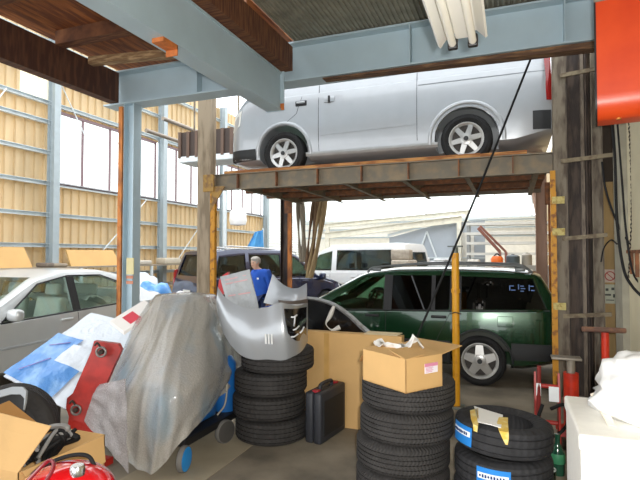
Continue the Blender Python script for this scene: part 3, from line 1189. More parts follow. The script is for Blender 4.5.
# ---- two people-movers in the yard behind
def yard_car(name, label, cat, c, loc, rz, paint, wins, shields, cabin, wheels_style, plate_text=None, rack=False):
    r = thing(name, label, cat, loc, rz)
    part('body', c.body('body', wins, shields, cabin, paint), None, r)
    h = c.Ln / 2
    flank_parts(r, c, 'window', wins, glass('smoked_car_glass', 'B2BABC', 1.0))
    for s in (-1, 1):
        part('door_seam', c.seam([(1.75, 1.1), (1.75, .35)], s), black_plastic, r)
        part('door_seam', c.seam([(2.75, 1.1), (2.75, .35)], s), black_plastic, r)
        for x in (1.6, 2.6):
            mb = MB()
            mb.box(c.pt(x, .95, s, .012), (.2, .03, .04), bevel=.01)
            part('door_handle', mb, paint, r, smooth=50)
        for wx in c.wheels:
            wheel(r, wx - h, s * (c.W / 2 - .1), c.wr, s, wheels_style)
        mb = MB()
        mb.box(c.pt(1.05, 1.05, s, .11), (.12, .2, .18), bevel=.05)
        part('side_mirror', mb, paint, r, smooth=50)
        mb = MB()
        mb.extrude([c.pt(c.Ln - dx, z, s, -.05) for dx, z in ((.16, .8), (.22, 1.28), (.07, 1.24), (.03, .8))], (0, s * .07, 0))
        part('tail_lamp', mb, MATS['red_lamp_lens'], r)
        mb = MB()
        mb.extrude([c.pt(x, z, s, -.03) for x, z in ((.04, .66), (.32, .72), (.36, .86), (.1, .82))], (0, s * .04, 0))
        part('headlamp', mb, MATS['lamp_lens'], r)
        if rack:
            mb = MB()
            mb.tube([(x - h, s * (c.W / 2 - .28), interp(c.top, x) + d) for x, d in ((1.7, 0), (1.85, .05), (3.6, .05), (3.75, 0))], .018, 6, smooth=3)
            part('roof_rail', mb, alloy, r, smooth=50)
    (xa, xb, z0, z1, w0, w1) = shields[0]
    mb = MB()
    x0 = [x / 50 for x in range(0, 120) if interp(c.top, x / 50) >= z0][0]
    x1 = [x / 50 for x in range(0, 160) if interp(c.top, x / 50) >= z1][0]
    mb.sheet([[(x0 - h + .03, -w0, z0), (x0 - h + .03, w0, z0)], [(x1 - h + .03, -w1, z1), (x1 - h + .03, w1, z1)]], .006)
    part('windshield', mb, g_clear, r)
    (xa, xb, z0, z1, w0, w1) = shields[1]
    x0 = [c.Ln - x / 100 for x in range(0, 120) if interp(c.top, c.Ln - x / 100) >= z0][0]
    x1 = [c.Ln - x / 100 for x in range(0, 160) if interp(c.top, c.Ln - x / 100) >= z1][0]
    mb = MB()
    mb.sheet([[(x0 - h - .02, -w0, z0), (x0 - h - .02, w0, z0)], [(x1 - h - .02, -w1, z1), (x1 - h - .02, w1, z1)]], .006)
    part('rear_window', mb, MATS['smoked_car_glass'], r)
    mb = MB()
    mb.box((h + .012, 0, .72), (.012, .34, .17), bevel=.004)
    part('number_plate', mb, M('plate_white', 'E8E8E2', 0.5), r)
    for y in (-.4, .4):
        seat(r, 1.95 - h, y, .5, M('grey_upholstery', '6A6A68', 0.9), back=.55)
    seat(r, 2.95 - h, 0, .5, MATS['grey_upholstery'], w=1.3, back=.55)
    return r


navy = M('dark_blue_car_paint', '141F40', 0.25, metal=0.3, coat=1.0, var=0.05)
mini = Car(4.4, 1.72,
           top=[(0, .70), (.1, .82), (.7, 1.0), (1.1, 1.1), (1.75, 1.62), (2.2, 1.74), (3.6, 1.75), (4.15, 1.69), (4.32, 1.15), (4.4, .7)],
           belt=[(0, .7), (1.1, 1.0), (4.4, 1.08)], bot=[(0, .3), (.4, .22), (4.0, .22), (4.4, .36)],
           plan=[(0, .76), (.15, .88), (.6, .97), (2, 1), (3.8, .99), (4.25, .95), (4.4, .90)], tumble=.2, wheels=(.85, 3.5), wr=.33)
mw = [[(1.25, 1.05), (1.8, 1.52), (2.2, 1.60), (2.2, 1.07)], [(2.32, 1.08), (2.32, 1.60), (3.2, 1.60), (3.2, 1.09)], [(3.32, 1.09), (3.32, 1.60), (4.0, 1.54), (4.12, 1.12)]]
yard_car('people_carrier', 'dark blue people carrier in the yard behind the man in blue', 'car', mini, (-5.90, 11.5, 0), R(243), navy, mw,
         [(.9, 2.2, 1.1, 1.62, .64, .54), (3.9, 4.6, 1.12, 1.60, .62, .54)], (1.15, 4.25, .5), 6, rack=True)
offwhite = M('white_car_paint', 'D6D8DA', 0.3, var=0.03, coat=0.6)
wv = Car(4.4, 1.70,
         top=[(0, .70), (.08, .88), (.55, 1.08), (1.25, 1.70), (1.7, 1.90), (3.9, 1.95), (4.25, 1.91), (4.36, 1.2), (4.4, .7)],
         belt=[(0, .75), (.8, 1.06), (4.4, 1.12)], bot=[(0, .3), (.4, .22), (4.0, .22), (4.4, .36)],
         plan=[(0, .78), (.15, .9), (.6, .98), (2, 1), (4.0, 1), (4.3, .97), (4.4, .93)], tumble=.13, wheels=(.8, 3.45), wr=.31)
ww = [[(.86, 1.11), (1.30, 1.60), (1.78, 1.72), (1.78, 1.12)], [(1.95, 1.13), (1.95, 1.74), (3.85, 1.75), (3.9, 1.15)]]
yard_car('minivan', 'white minivan in the yard beyond the green wagon', 'van', wv, (-4.6, 15.2, 0), R(-14), offwhite, ww,
         [(.5, 1.7, 1.14, 1.68, .66, .58), (3.95, 4.6, 1.16, 1.68, .66, .58)], (1.0, 4.2, .5), 6)
# ------------------------------------------------------------------ the parking lift
LF, LB = 6.36, 8.80            # front and back edges of the platform
U0, U1 = -4.20, .47
lift = thing('parking_lift', 'rusty steel car lift with raised platform carrying the silver van', 'car lift', ((U0 + U1) / 2, (LF + LB) / 2, 0))


def lp(name, mb, mat, smooth=None, label=None):
    return part(name, mb, mat, lift, smooth=smooth, world=True, label=label)


mb = MB()
mb.channel((U0 + .1, LF, 2.665), (U1 - .02, LF, 2.665), .235, .07, .012)
lp('front_rail', mb, lift_steel)
mb = MB()
for x in [U0 + .5 + .62 * i for i in range(7)]:
    mb = MB()
    mb.span((x - .008, LF - .075, 2.56), (x + .008, LF - .01, 2.77))
    lp('rib', mb, rust_steel)
mb = MB()
mb.channel((U0 + .1, LB, 2.70), (U1 - .02, LB, 2.70), .17, .07, .012, flip=-1)
lp('rear_rail', mb, lift_steel)
# two runways of ribbed sheet, gap between
for a, b in ((LF + .01, LF + .78), (LB - .78, LB - .01)):
    mb = MB()
    mb.span((U0 + .1, a, 2.720), (U1 - .02, b, 2.737))
    for y in (a + .12, a + .38, a + .64):
        mb.channel((U0 + .12, y, 2.685), (U1 - .04, y, 2.685), .07, .05, .006)
    lp('runway', mb, rust_steel)
mb = MB()
mb.span((U0 + .1, LF + .78, 2.705), (U1 - .02, LB - .78, 2.717))
lp('middle_deck', mb, lift_steel)
for x in [U0 + .45 + .8 * i for i in range(6)]:
    mb = MB()
    mb.channel((x, LF + .02, 2.625), (x, LB - .02, 2.625), .12, .06, .008)
    lp('cross_member', mb, lift_steel)
for y in (7.2, 7.95):
    mb = MB()
    mb.span((U0 + .14, y - .03, 2.60), (U1 - .06, y + .03, 2.66))
    lp('stringer', mb, rust_steel)
mb = MB()
mb.bar((U0 + .25, LF + .06, 2.805), (-.35, LF + .06, 2.815), .15, .05)
mb.bar((-.35, LF + .07, 2.81), (.18, LF + .05, 2.815), .14, .045)
lp('edge_plank', mb, plank_wood)
mb = MB()
mb.bar((U0 + .3, LB - .06, 2.81), (.1, LB - .06, 2.81), .14, .045)
lp('edge_plank', mb, plank_wood)
# front left post
x = U0 - .03
mb = MB()
mb.span((x - .13, LF - .09, .016), (x + .09, LF + .06, 4.75))
mb.span((x - .2, LF - .16, 0), (x + .2, LF + .16, .016))
lp('post', mb, M('weathered_post', 'A4937C', 0.7, col2='84745E', scale=6, stretch=(2, 2, .4), bump=0.1))
mb = MB()
mb.span((x + .095, LF - .09, .02), (x + .17, LF - .03, 2.42))
mb.span((x + .095, LF - .095, 2.36), (x + .115, LF - .02, 2.50))
lp('guide_bar', mb, yellow_rust)
mb = MB()
mb.extrude([(x + .09, LF - .09, 2.60), (x + .34, LF - .09, 2.60), (x + .09, LF - .09, 2.22)], (0, .02, 0))
mb.span((x - .02, LF - .11, 2.53), (x + .16, LF - .085, 2.78))
lp('gusset', mb, M('rusty_yellow_gusset', 'A8823C', 0.6, col2='7A5A38', scale=12))
# back posts
for xx in (U0 + .06, U1 - .02):
    mb = MB()
    mb.ibeam((xx, LB + .12, 0), (xx, LB + .12, 4.75), .17, .15, .012, .01, up=(1, 0, 0))
    lp('post', mb, dark_steel if xx < -2 else M('pinkish_brown_post', 'A88874', 0.7, var=0.12, stretch=(3, 3, .5)))
    mb = MB()
    mb.span((xx + .10, LB - .02, 0), (xx + .17, LB + .04, 2.6))
    lp('guide_bar', mb, orange_rust)
    mb = MB()
    mb.span((xx + .05, LB - .06, 2.4), (xx + .2, LB - .04, 2.76))
    lp('gusset', mb, rust_steel)
# front right post with its yellow guide
mb = MB()
mb.channel((.455, LF, 0), (.455, LF, 4.75), .16, .13, .014, up=(0, 1, 0), flip=-1)
lp('post', mb, pale_steel)
mb = MB()
mb.span((.415, LF - .12, 0), (.475, LF - .06, 2.32))
mb.span((.415, LF - .115, 2.32), (.47, LF - .06, 2.56))
lp('guide_bar', mb, yellow_rust)
for z in (2.22, 1.86, 1.02):
    mb = MB()
    mb.span((.43, LF - .125, z - .04), (.56, LF - .1, z + .04))
    mb.cyl((.5, LF - .14, z), (.5, LF - .12, z), .016, 8)
    lp('bracket', mb, M('worn_yellow_bracket', 'CDBE78', 0.6, col2='A8904C', scale=20))

# dark built-up column and pipe post beside it
cl = thing('lift_tower', 'dark rusty steel tower of channels at the right end of the lift', 'column', (.75, LF + .08, 0))
mb = MB()
mb.ibeam((.70, LF + .05, 0), (.70, LF + .05, 4.75), .20, .20, .014, .012, up=(1, 0, 0))
mb.span((.66, LF + .17, 0), (.98, LF + .19, 4.75))
part('column', mb, dark_steel, cl, world=True)
mb = MB()
mb.channel((.60, LF - .03, 0), (.60, LF - .03, 4.75), .06, .045, .008, up=(0, 1, 0))
mb.channel((.78, LF + .0, 0), (.78, LF + .0, 4.75), .06, .035, .008, up=(0, 1, 0))
part('rail', mb, M('grey_worn_rail', '75695C', 0.5, metal=0.35, col2='54493F', scale=10, stretch=(2, 2, .5)), cl, world=True)
mb = MB()
mb.tube([(.82 + .012 * math.sin(z * 3), LF - .02, z) for z in [.3 + .15 * i for i in range(29)]], .012, 6)
part('wire_rope', mb, dark_steel, cl, world=True)
mb = MB()
mb.ibeam((.90, LF - .02, 0), (.90, LF - .02, 4.75), .11, .08, .01, .008, up=(1, 0, 0))
part('side_post', mb, pale_steel, cl, world=True)
for z, dx in ((3.66, .02), (2.68, .12), (1.80, .05), (.93, .08)):
    mb = MB()
    mb.bar((.53, LF - .10, z - .02), (.93 + dx, LF - .10, z + .02), .03, .045)
    part('strap', mb, M('flat_iron_strap', '8C8068', 0.6, metal=0.3, col2='6A5C4A', scale=12), cl, world=True)
# rope bundles hanging at the back-left post
for k, (px0, px1, lab) in enumerate(((300, 303, 'grey rope bundle hanging straight down behind the lift deck'), (316, 308, 'brown canvas strip sweeping down to the left behind the lift deck'), (324, 309, 'tan canvas strip hanging nearest the white minivan'))):
    mb = MB()
    a, b = at(px0, 199, 9.75 - .1 * k), at(px1, 262 + 8 * k, 9.6 - .12 * k)
    for j in range(4):
        o = V((.035 * j - .05, .03 * math.sin(j * 2), 0))
        m = (a + b) / 2 + V((.03 * math.sin(j), 0, -.05))
        mb.tube([a + o, m + o * 1.2, b + o * .8], lambda t: .028 + .012 * math.sin(t * 9), 8, smooth=8)
    one('rope_bundle' if k == 0 else 'canvas_strip', mb, M('canvas_%s' % 'abc'[k], ('8E8474', '6E5640', 'A08A66')[k], 0.9, var=0.2, stretch=(6, 6, 1), bump=0.2), lab, 'rope' if k == 0 else 'canvas', smooth=60)

# black strap from the girder down past the wagon
mb = MB()
a = at(531, 57, 5.15)
a.z = 3.60
a = at(531, 58, 5.0)
b = at(413, 347, 4.9)
mb.tube([a, (a + b) / 2 + V((0, 0, -.03)), b], .011, 8, smooth=10)
one('hanging_cable', mb, black_rubber, 'thin black cable stretched diagonally down across the green wagon', 'cable', smooth=60)

# yellow screw prop on the floor
pc = at(456.5, 405, 5.3)
pc.z = 0
pr_ = thing('screw_prop', 'tall yellow steel prop standing in front of the green wagon', 'prop', tuple(pc))
mb = MB()
mb.cyl((0, 0, .02), (0, 0, 1.62), .038, 20)
mb.cyl((0, 0, 1.2), (0, 0, 1.24), .046, 20)
part('tube', mb, M('amber_yellow_paint', 'E0A01E', 0.45, col2='B87818', scale=10, mix=(0.55, 0.75)), pr_, smooth=40)
mb = MB()
mb.cyl((0, 0, 1.62), (0, 0, 1.68), .03, 16)
mb.box((0, 0, 1.69), (.15, .12, .014), bevel=.003)
part('head_plate', mb, M('grey_prop_steel', '6E7672', 0.5, metal=0.4), pr_, smooth=40)
mb = MB()
mb.box((0, 0, .01), (.16, .16, .02), bevel=.004)
part('base_plate', mb, MATS['grey_prop_steel'], pr_)
mb = MB()
mb.tube([(-.05, -.05, .98), (0, -.055, 1.0), (.06, -.03, .98)], .007, 6)
part('locking_pin', mb, dark_steel, pr_)

# ------------------------------------------------------------------ fluorescent fitting under the deck
d = V((0, 1, 0))
lf = thing('fluorescent_light', 'white twin-tube fluorescent fitting hanging under the deck', 'ceiling light', (-.225, 1.9, 2.70))
mb = MB()
sec = [(-.13, -.02), (-.118, -.035), (-.065, .035), (.065, .035), (.11, -.012), (.12, -.005), (.07, .07), (-.07, .07)]
mb.extrude([V((x, -.68, z + .03)) for x, z in sec], (0, 1.46, 0))
part('reflector', mb, M('white_enamel', 'EDEBE4', 0.35, var=0.02), lf)
mb = MB()
mb.box((0, .05, .035), (.07, 1.36, .05), bevel=.006)
part('ballast_box', mb, MATS['white_enamel'], lf)
for x in (-.05, .05):
    mb = MB()
    mb.cyl((x, -.63, -.012), (x, .72, -.012), .019, 16)
    t = part('tube', mb, M('milky_tube_glass', 'F2EFE4', 0.25, var=0.01), lf, smooth=40)
    mb = MB()
    mb.box((x, .735, -.006), (.05, .035, .065), bevel=.008)
    part('lamp_holder', mb, black_plastic, lf)
    mb = MB()
    mb.box((x, -.645, -.006), (.05, .035, .065), bevel=.008)
    part('lamp_holder', mb, black_plastic, lf)
for y in (-.45, .55):
    mb = MB()
    mb.cyl((0, y, .09), (0, y, 4.10 - 2.70), .006, 6)
    part('hanger_rod', mb, pale_steel, lf)

# ------------------------------------------------------------------ orange box by the right wall
oc = at(595.5, 118, 3.4)
ob = thing('control_box', 'big orange-red painted metal box high on the right wall', 'box', (oc.x, oc.y, oc.z), R(-8))
W, D, H = .46, .26, 1.10
arc = [(.12 - .12 * math.cos(a), .16 - .16 * math.sin(a)) for a in [PI / 2 * i / 8 for i in range(9)]]
prof = arc + [(D, 0), (D, H), (.0, H)]
mb = MB()
mb.extrude([V((0.012, y, z)) for y, z in prof], (W, 0, 0))
part('case', mb, M('orange_red_paint', 'E04E1E', 0.35, col2='CE3E16', scale=3, mix=(.4, .7), bump=0.03, bscale=25), ob, smooth=50)
mb = MB()
mb.extrude([V((0, y - .004, z - .004)) for y, z in prof], (.012, 0, 0))
part('end_plate', mb, black_plastic, ob)
mb = MB()
mb.span((.0, -.008, .80), (W + .012, .0, H))
part('top_band', mb, M('grey_band', '8C8276', 0.5, var=0.1), ob)
for x in (.14, .32):
    mb = MB()
    mb.cyl((x, .10, -.006), (x, .10, .010), .016, 10)
    part('screw', mb, M('brass_screw', 'C8823C', 0.4, metal=0.6), ob)
mb = MB()
mb.bar((.42, .2, .6), (.515, .2, .6), .05, .05)
mb.bar((.42, .2, .95), (.515, .2, .95), .05, .05)
part('wall_bracket', mb, dark_steel, ob)
# ------------------------------------------------------------------ tyres
def tyre_mesh(Ro, w, Ri, mat, grooves=4):
    mb = MB()
    mb.lathe(tyre_profile(Ro, w, Ri, grooves), (0, 0, 0), None, 64)
    me = mb.mesh('tyre', mat, 35)
    me.transform(Matrix.Translation((0, 0, w / 2)))
    return me


T1 = rubber_mat('worn_tyre_rubber', '353332', 48, 24, 0.25)
T2 = rubber_mat('van_tyre_rubber', '383635', 80, 40, 0.4)
T3 = rubber_mat('new_tyre_rubber', '303032', 40, 10, 0.25)


def stack(cx, cy, n, w, me, labels, group, jit=0.012, shift=(0, 0, 0, 0)):
    obs = []
    for i in range(n):
        o = bpy.data.objects.new('tyre', me)
        COL.objects.link(o)
        sv = cf(shift[i], 0)
        o.location = (cx + sv.x + random.uniform(-jit, jit), cy + sv.y + random.uniform(-jit, jit), i * w)
        o.rotation_euler = (0, 0, random.uniform(0, 6))
        tag(o, labels[i], 'tyre', group)
        obs.append(o)
    return obs


c1 = cf(-.423, 4.5)
stack(c1.x, c1.y, 4, .198, tyre_mesh(.322, .198, .2, T1),
      ['worn black tyre at the bottom of the stack under the silver bumper', 'second tyre from the floor in the stack under the silver bumper',
       'third tyre from the floor in the stack under the silver bumper', 'topmost tyre of its stack, silver bumper resting on it'], 'tyres under the silver bumper', .006, (0, -.025, -.01, .05))
c2 = cf(.575, 3.44)
stack(c2.x, c2.y, 4, .196, tyre_mesh(.313, .196, .2, T2, 5),
      ['bottom tyre of the stack under the open cardboard box', 'second tyre from the floor in the stack under the open cardboard box',
       'third tyre from the floor in the stack under the open cardboard box', 'zigzag-treaded tyre directly beneath the open cardboard box'], 'tyres under the cardboard box', .006, (-.015, -.01, .012, .03))
c3 = cf(1.165, 3.24)
m3 = tyre_mesh(.297, .182, .178, T3, 3)
st3 = stack(c3.x, c3.y, 3, .182, m3,
            ['newer tyre at the bottom of the stack beside the white foam box', 'newer tyre with blue and white label facing front, middle of its stack',
             'newer tyre with white tape across its side, top of its stack'], 'newer tyres beside the white foam box', 0.004)

label_blue = M('label_blue', '2A86D8', 0.4, var=0.05)
label_white = M('label_white', 'F0F4F6', 0.4, var=0.02)


def tyre_label(parent, ang0, ang1, z0, z1, R_):
    """printed sticker wrapped round the tread (given in the tyre's own turn)"""
    def patch(a0, a1, b0, b1, off):
        mb = MB()
        rows = []
        for j in range(2):
            z = b0 + (b1 - b0) * j
            rows.append([V(((R_ + off) * math.cos(a0 + (a1 - a0) * i / 14), (R_ + off) * math.sin(a0 + (a1 - a0) * i / 14), z)) for i in range(15)])
        mb.sheet(rows, .002)
        return mb
    l = part('label', patch(ang0, ang1, z0, z1, .004), label_blue, parent, label='blue and white printed label')
    h = z1 - z0
    a = ang1 - ang0
    part('label_band', patch(ang0 + a * .04, ang1 - a * .06, z0 + h * .48, z1 - h * .24, .0065), label_white, l)
    mb = MB()
    for k in range(9):
        q = ang0 + a * (.12 + .085 * k)
        p = V(((R_ + .009) * math.cos(q), (R_ + .009) * math.sin(q), z0 + h * .62))
        mb.box(p, (.003, .010, h * (.14 if k % 3 else .09)), (0, 0, q))
    part('label_print', mb, M('print_navy', '1C3A70', 0.5), l)


view3 = math.atan2(-c3.y, -c3.x)        # direction from the stack to the viewer
for o, da, sp, z0, z1 in ((st3[1], -.18, .66, .03, .155), (st3[2], -.95, .62, .035, .15)):
    b = view3 - o.rotation_euler[2] + da
    tyre_label(o, b - sp / 2, b + sp / 2, z0, z1, .297)
top3 = st3[2]
ax = cf(.25, 1).normalized()
# the top tyre sits tipped a little down to the right
rz = top3.rotation_euler[2]
top3.rotation_euler = (Matrix.Rotation(R(3.0), 3, cf(0, 1)) @ Matrix.Rotation(rz, 3, 'Z')).to_euler()
top3.location.z += .018
# white tape with yellow ends over the front of the top tyre
inv = wmat(top3).inverted()


def tape(pts_rows, mat, name):
    mb = MB()
    mb.sheet([[inv @ V(p) for p in r] for r in pts_rows], .003)
    return part(name, mb, mat, top3, smooth=60)


zt = .562
def edge(px, py, drop):
    p = topz(px, py)
    d = V((p.x - c3.x, p.y - c3.y, 0)).normalized()
    q = V((top3.location.x, top3.location.y, p.z)) + d * .306
    q.z = p.z - drop
    return q


def topz(px, py, dz=0.0):
    p = onz(px, py, zt)
    d = (p - c3)
    p.z = zt + .014 - (d.dot(cf(1, 0))) * math.tan(R(3.0)) + dz
    return p


tape([[topz(474, 409), topz(488, 413), topz(503, 417)], [topz(478, 426), topz(490, 428), topz(501, 431)]], M('white_tape', 'FCFCF8', 0.6, var=0.01), 'tape')
ye = M('yellow_tape', 'E0BC4A', 0.5, col2='EAD48C', scale=20)
tape([[topz(470, 414), topz(478, 411)], [topz(471, 423), topz(479, 422)], [edge(472, 427, .012), edge(480, 427, .012)], [edge(473, 427, .05), edge(479, 427, .05)]], ye, 'tape_end')
tape([[topz(499, 420, .003), topz(508, 420, .003)], [topz(497, 426, .003), topz(508, 426, .003)], [edge(499, 432, .012), edge(508, 432, .012)], [edge(502, 432, .05), edge(508, 432, .05)], [edge(505, 432, .085), edge(507, 432, .085)]], ye, 'tape_end')

# loose tyre on its edge at the lower left
p = at(12, 412, 3.75)
mb = MB()
mb.lathe(tyre_profile(.315, .2, .19, 4), (0, 0, 0), cf(.25, -1), 56)
mb.lathe([(.0, -.02), (.19, -.04), (.19, .04), (.0, .02)], (0, 0, 0), cf(.25, -1), 40, closed=False)
for v in mb.bm.verts:
    v.co += V((p.x, p.y, .318))
one('tyre', mb, T1, 'dark tyre standing on edge beside the blue and white wrapped panel', 'tyre', smooth=35)
mb = MB()
P = [at(x, y, 3.50 - .04 * i) for i, (x, y) in enumerate(((-25, 398), (0, 391), (14, 387), (24, 387), (28, 391), (27, 402)))]
mb.sheet([P, [q + V((0, 0, -.045)) + cf(0, -.02) for q in P]], .012)
bs = thing('bumper_strip', 'curved grey bumper strip with black lip above the standing tyre', 'bumper strip', (P[1].x, P[1].y, 0))
part('strip', mb, M('grey_bumper_plastic', '8C9092', 0.45, var=0.05), bs, smooth=60, world=True)
mb = MB()
mb.sheet([[q + V((0, 0, -.045)) for q in P[:5]], [q + V((0, 0, -.15)) + cf(-.02, .02) for q in P[:5]]], .012)
part('lip', mb, black_plastic, bs, smooth=60, world=True)
mb = MB()
for q in (P[0], P[2]):
    mb.bar(q + V((0, 0, -.08)) + cf(0, .03), V((q.x, q.y, 0.0)) + cf(0, .05), .03)
part('support_leg', mb, dark_steel, bs, world=True)

# ------------------------------------------------------------------ silver bumper on the left stack
film = M('clear_wrap_film', 'B2B6B9', 0.25, var=0.12, scale=9, alpha=0.9, bump=0.5, bscale=30)
silver_b = M('silver_bumper_paint', 'A2A6AA', 0.3, metal=0.3, var=0.02, coat=0.5)
bp_ = thing('bumper', 'large silver car bumper standing on the left tyre stack', 'bumper', (c1.x, c1.y, .795))


def patch(Ts, Bs, Dt, Db, n=8, bulge=0.0, per=5):
    T = smooth_line([at(x, y, d) for (x, y), d in zip(Ts, Dt)], per)
    B = smooth_line([at(x, y, d) for (x, y), d in zip(Bs, Db)], per)
    rows = []
    for i in range(n + 1):
        t = i / n
        rows.append([a.lerp(b, t) + cf(0, -bulge * math.sin(PI * t)) for a, b in zip(T, B)])
    return rows


mb = MB()
rows = patch([(218, 287), (225, 297), (237, 305), (250, 309), (266, 308), (279, 303), (286, 304), (297, 306), (307, 303)],
             [(219, 315), (226, 336), (239, 353), (253, 359), (268, 359), (282, 360), (291, 357), (301, 351), (307, 341)],
             [4.42, 4.34, 4.26, 4.20, 4.16, 4.13, 4.15, 4.28, 4.52], [4.40, 4.28, 4.19, 4.13, 4.11, 4.10, 4.12, 4.24, 4.50], 12, .05)
mb.sheet(rows, .008)
part('shell', mb, silver_b, bp_, smooth=60, world=True)
mb = MB()
rows = patch([(273, 274), (279, 281), (288, 287), (298, 288), (307, 283)], [(264, 303), (273, 305), (285, 306), (297, 306), (307, 305)],
             [4.95, 4.9, 4.84, 4.76, 4.62], [4.95, 4.88, 4.8, 4.72, 4.6], 6, -.03)
mb.sheet(rows, .008)
part('wing', mb, silver_b, bp_, smooth=60, world=True)
mb = MB()
rows = patch([(284, 309), (294, 309), (306, 307)], [(288, 333), (297, 341), (306, 335)], [4.085, 4.165, 4.42], [4.07, 4.145, 4.42], 5, .05)
mb.sheet(rows, .006)
g = part('grille', mb, M('gloss_black', '101012', 0.15, var=0.1, coat=0.6), bp_, smooth=60, world=True)
mb = MB()
for (xa, ya), (xb, yb) in (((291, 317), (297, 315)), ((293, 330), (299, 326)), ((295, 316), (294, 326)), ((300, 333), (304, 327)), ((291, 337), (298, 334))):
    mb.tube([at(xa, ya, 4.04), at((xa + xb) / 2, (ya + yb) / 2 + 1, 4.04), at(xb, yb, 4.08)], .006, 6, smooth=4)
part('reflection_streak', mb, M('white_reflection', 'D8DADC', 0.4), g, world=True)  # white tubes stand in for reflections on the black grille
mb = MB()
rows = patch([(278, 300), (292, 301), (306, 299)], [(279, 303), (292, 304), (306, 303)], [4.30, 4.35, 4.52], [4.30, 4.35, 4.52], 2)
mb.sheet(rows, .02)
part('edge_rib', mb, M('brown_grey_rib', '5C5450', 0.6), bp_, world=True)
mb = MB()
rows = patch([(250, 334), (262, 333), (273, 332)], [(256, 340), (264, 344), (273, 345)], [4.145, 4.11, 4.075], [4.125, 4.10, 4.06], 3, .0)
mb.sheet(rows, .004)
fr_ = part('fog_lamp_recess', mb, M('recess_silver', 'A2A6AA', 0.35, metal=0.3), bp_, world=True)
mb = MB()
mb.sheet(patch([(252, 335), (264, 334)], [(254, 337), (264, 336.5)], [4.125, 4.09], [4.12, 4.085], 1), .003)
part('slot', mb, black_plastic, fr_, world=True)
mb = MB()
for x in (265.5, 268.5, 271.5):
    mb.bar(at(x, 334, 4.07), at(x + .4, 344, 4.05), .012, .01)
part('slat', mb, M('highlight_white', 'DADCDD', 0.4), fr_, world=True)  # recess ribs, their white highlight put into the colour

# film-wrapped panel and red lamp behind it
mb = MB()
T = [at(x, y, d) for x, y, d in ((221, 277, 4.72), (236, 272, 4.70), (250, 270, 4.68))]
B = [V((q.x, q.y, .80)) for q in (at(238, 330, 4.62), at(252, 330, 4.56), at(268, 330, 4.5))]
rows = []
for i in range(15):
    t = i / 14
    rows.append([T[0].lerp(T[2], j / 10).lerp(B[0].lerp(B[2], j / 10), t) + cf(0, .02 * noise.noise(V((i * .5, j * .6, 1)))) for j in range(11)])
mb.sheet(rows, .02)
wp = thing('wrapped_panel', 'clear-film-wrapped silver panel leaning behind the big bumper', 'panel', (c1.x, c1.y, .795))
part('panel', mb, film, wp, smooth=60, world=True)
mb = MB()
for k, t in enumerate((.06, .12, .3)):
    a = T[0].lerp(B[0], t).lerp(T[2].lerp(B[2], t), .1)
    b = T[0].lerp(B[0], t).lerp(T[2].lerp(B[2], t), .85)
    mb.bar(a + cf(0, -.025), b + cf(0, -.025), .004, .012)
part('tape_line', mb, M('pink_tape_print', 'C89C9C', 0.5), wp, world=True)
mb = MB()
p = at(223, 281, 4.95)
p0 = V((p.x, p.y, p.z))
prof = [at(x, y, 4.95) for x, y in ((218, 288), (219, 280), (223, 275), (228, 272), (229, 281), (226, 292), (221, 296))]
mb.extrude(prof, cf(0, .09))
q = at(224, 296, 4.99)
lo = thing('lamp_on_post', 'red plastic lamp unit standing behind the wrapped panel', 'lamp', (q.x, q.y, 0))
part('lamp', mb, M('red_plastic', 'C01C22', 0.3, var=0.1), lo, world=True)
mb = MB()
mb.cyl((q.x, q.y + .03, 0), (q.x, q.y + .03, q.z + .02), .02, 10)
part('post', mb, dark_steel, lo, world=True)

# ------------------------------------------------------------------ black tool case
cc = onz(325, 447, 0)
tc_ = thing('tool_case', 'black hard plastic tool case standing upright beside the left tyre stack', 'tool case', (cc.x - .08, cc.y + .24, 0), R(-8))
tc_.scale = (1.1, 1.1, 1.1)
for s, nm in ((-1, 'shell'), (1, 'shell')):
    mb = MB()
    mb.box((s * .037, 0, .20), (.070, .43, .39), bevel=.018)
    part(nm, mb, M('charcoal_plastic', '2E3036', 0.5, var=0.1, bump=0.04, bscale=150), tc_, smooth=50)
mb = MB()
for s in (-1, 1):
    mb.box((s * .073, 0, .19), (.008, .34, .27), bevel=.003)
part('side_panel', mb, M('black_panel', '1C1D20', 0.6, var=0.1), tc_)
mb = MB()
mb.tube([(0, -.10, .385), (0, -.09, .425), (0, 0, .435), (0, .09, .425), (0, .10, .385)], .014, 8, smooth=4)
part('handle', mb, MATS['charcoal_plastic'], tc_, smooth=60)
for y in (-.155, .155):
    mb = MB()
    mb.box((0, y, .395), (.05, .05, .02), bevel=.005)
    part('latch', mb, M('red_latch', 'A82430', 0.4), tc_)

# ------------------------------------------------------------------ tall flat carton
cb = thing('flat_carton', 'tall flat brown carton standing behind the black tool case', 'cardboard box', (-1.44, 4.50, 0))
mb = MB()
mb.box((0, 0, .435), (1.03, .11, .87), bevel=.004)
part('carton', mb, cardboard, cb)
mb = MB()
mb.extrude([V((.16, -.05, .872)), V((.47, -.05, .872)), V((.50, .05, .885)), V((.18, .05, .885))], (0, 0, .004))
part('flap', mb, M('pale_flap', 'D8C49C', 0.8), cb)
mb = MB()
mb.bar((-.2, -.056, .865), (-.2, -.056, .01), .004, .05)
part('tape_seam', mb, M('brown_tape', 'C69C5A', 0.4), cb)

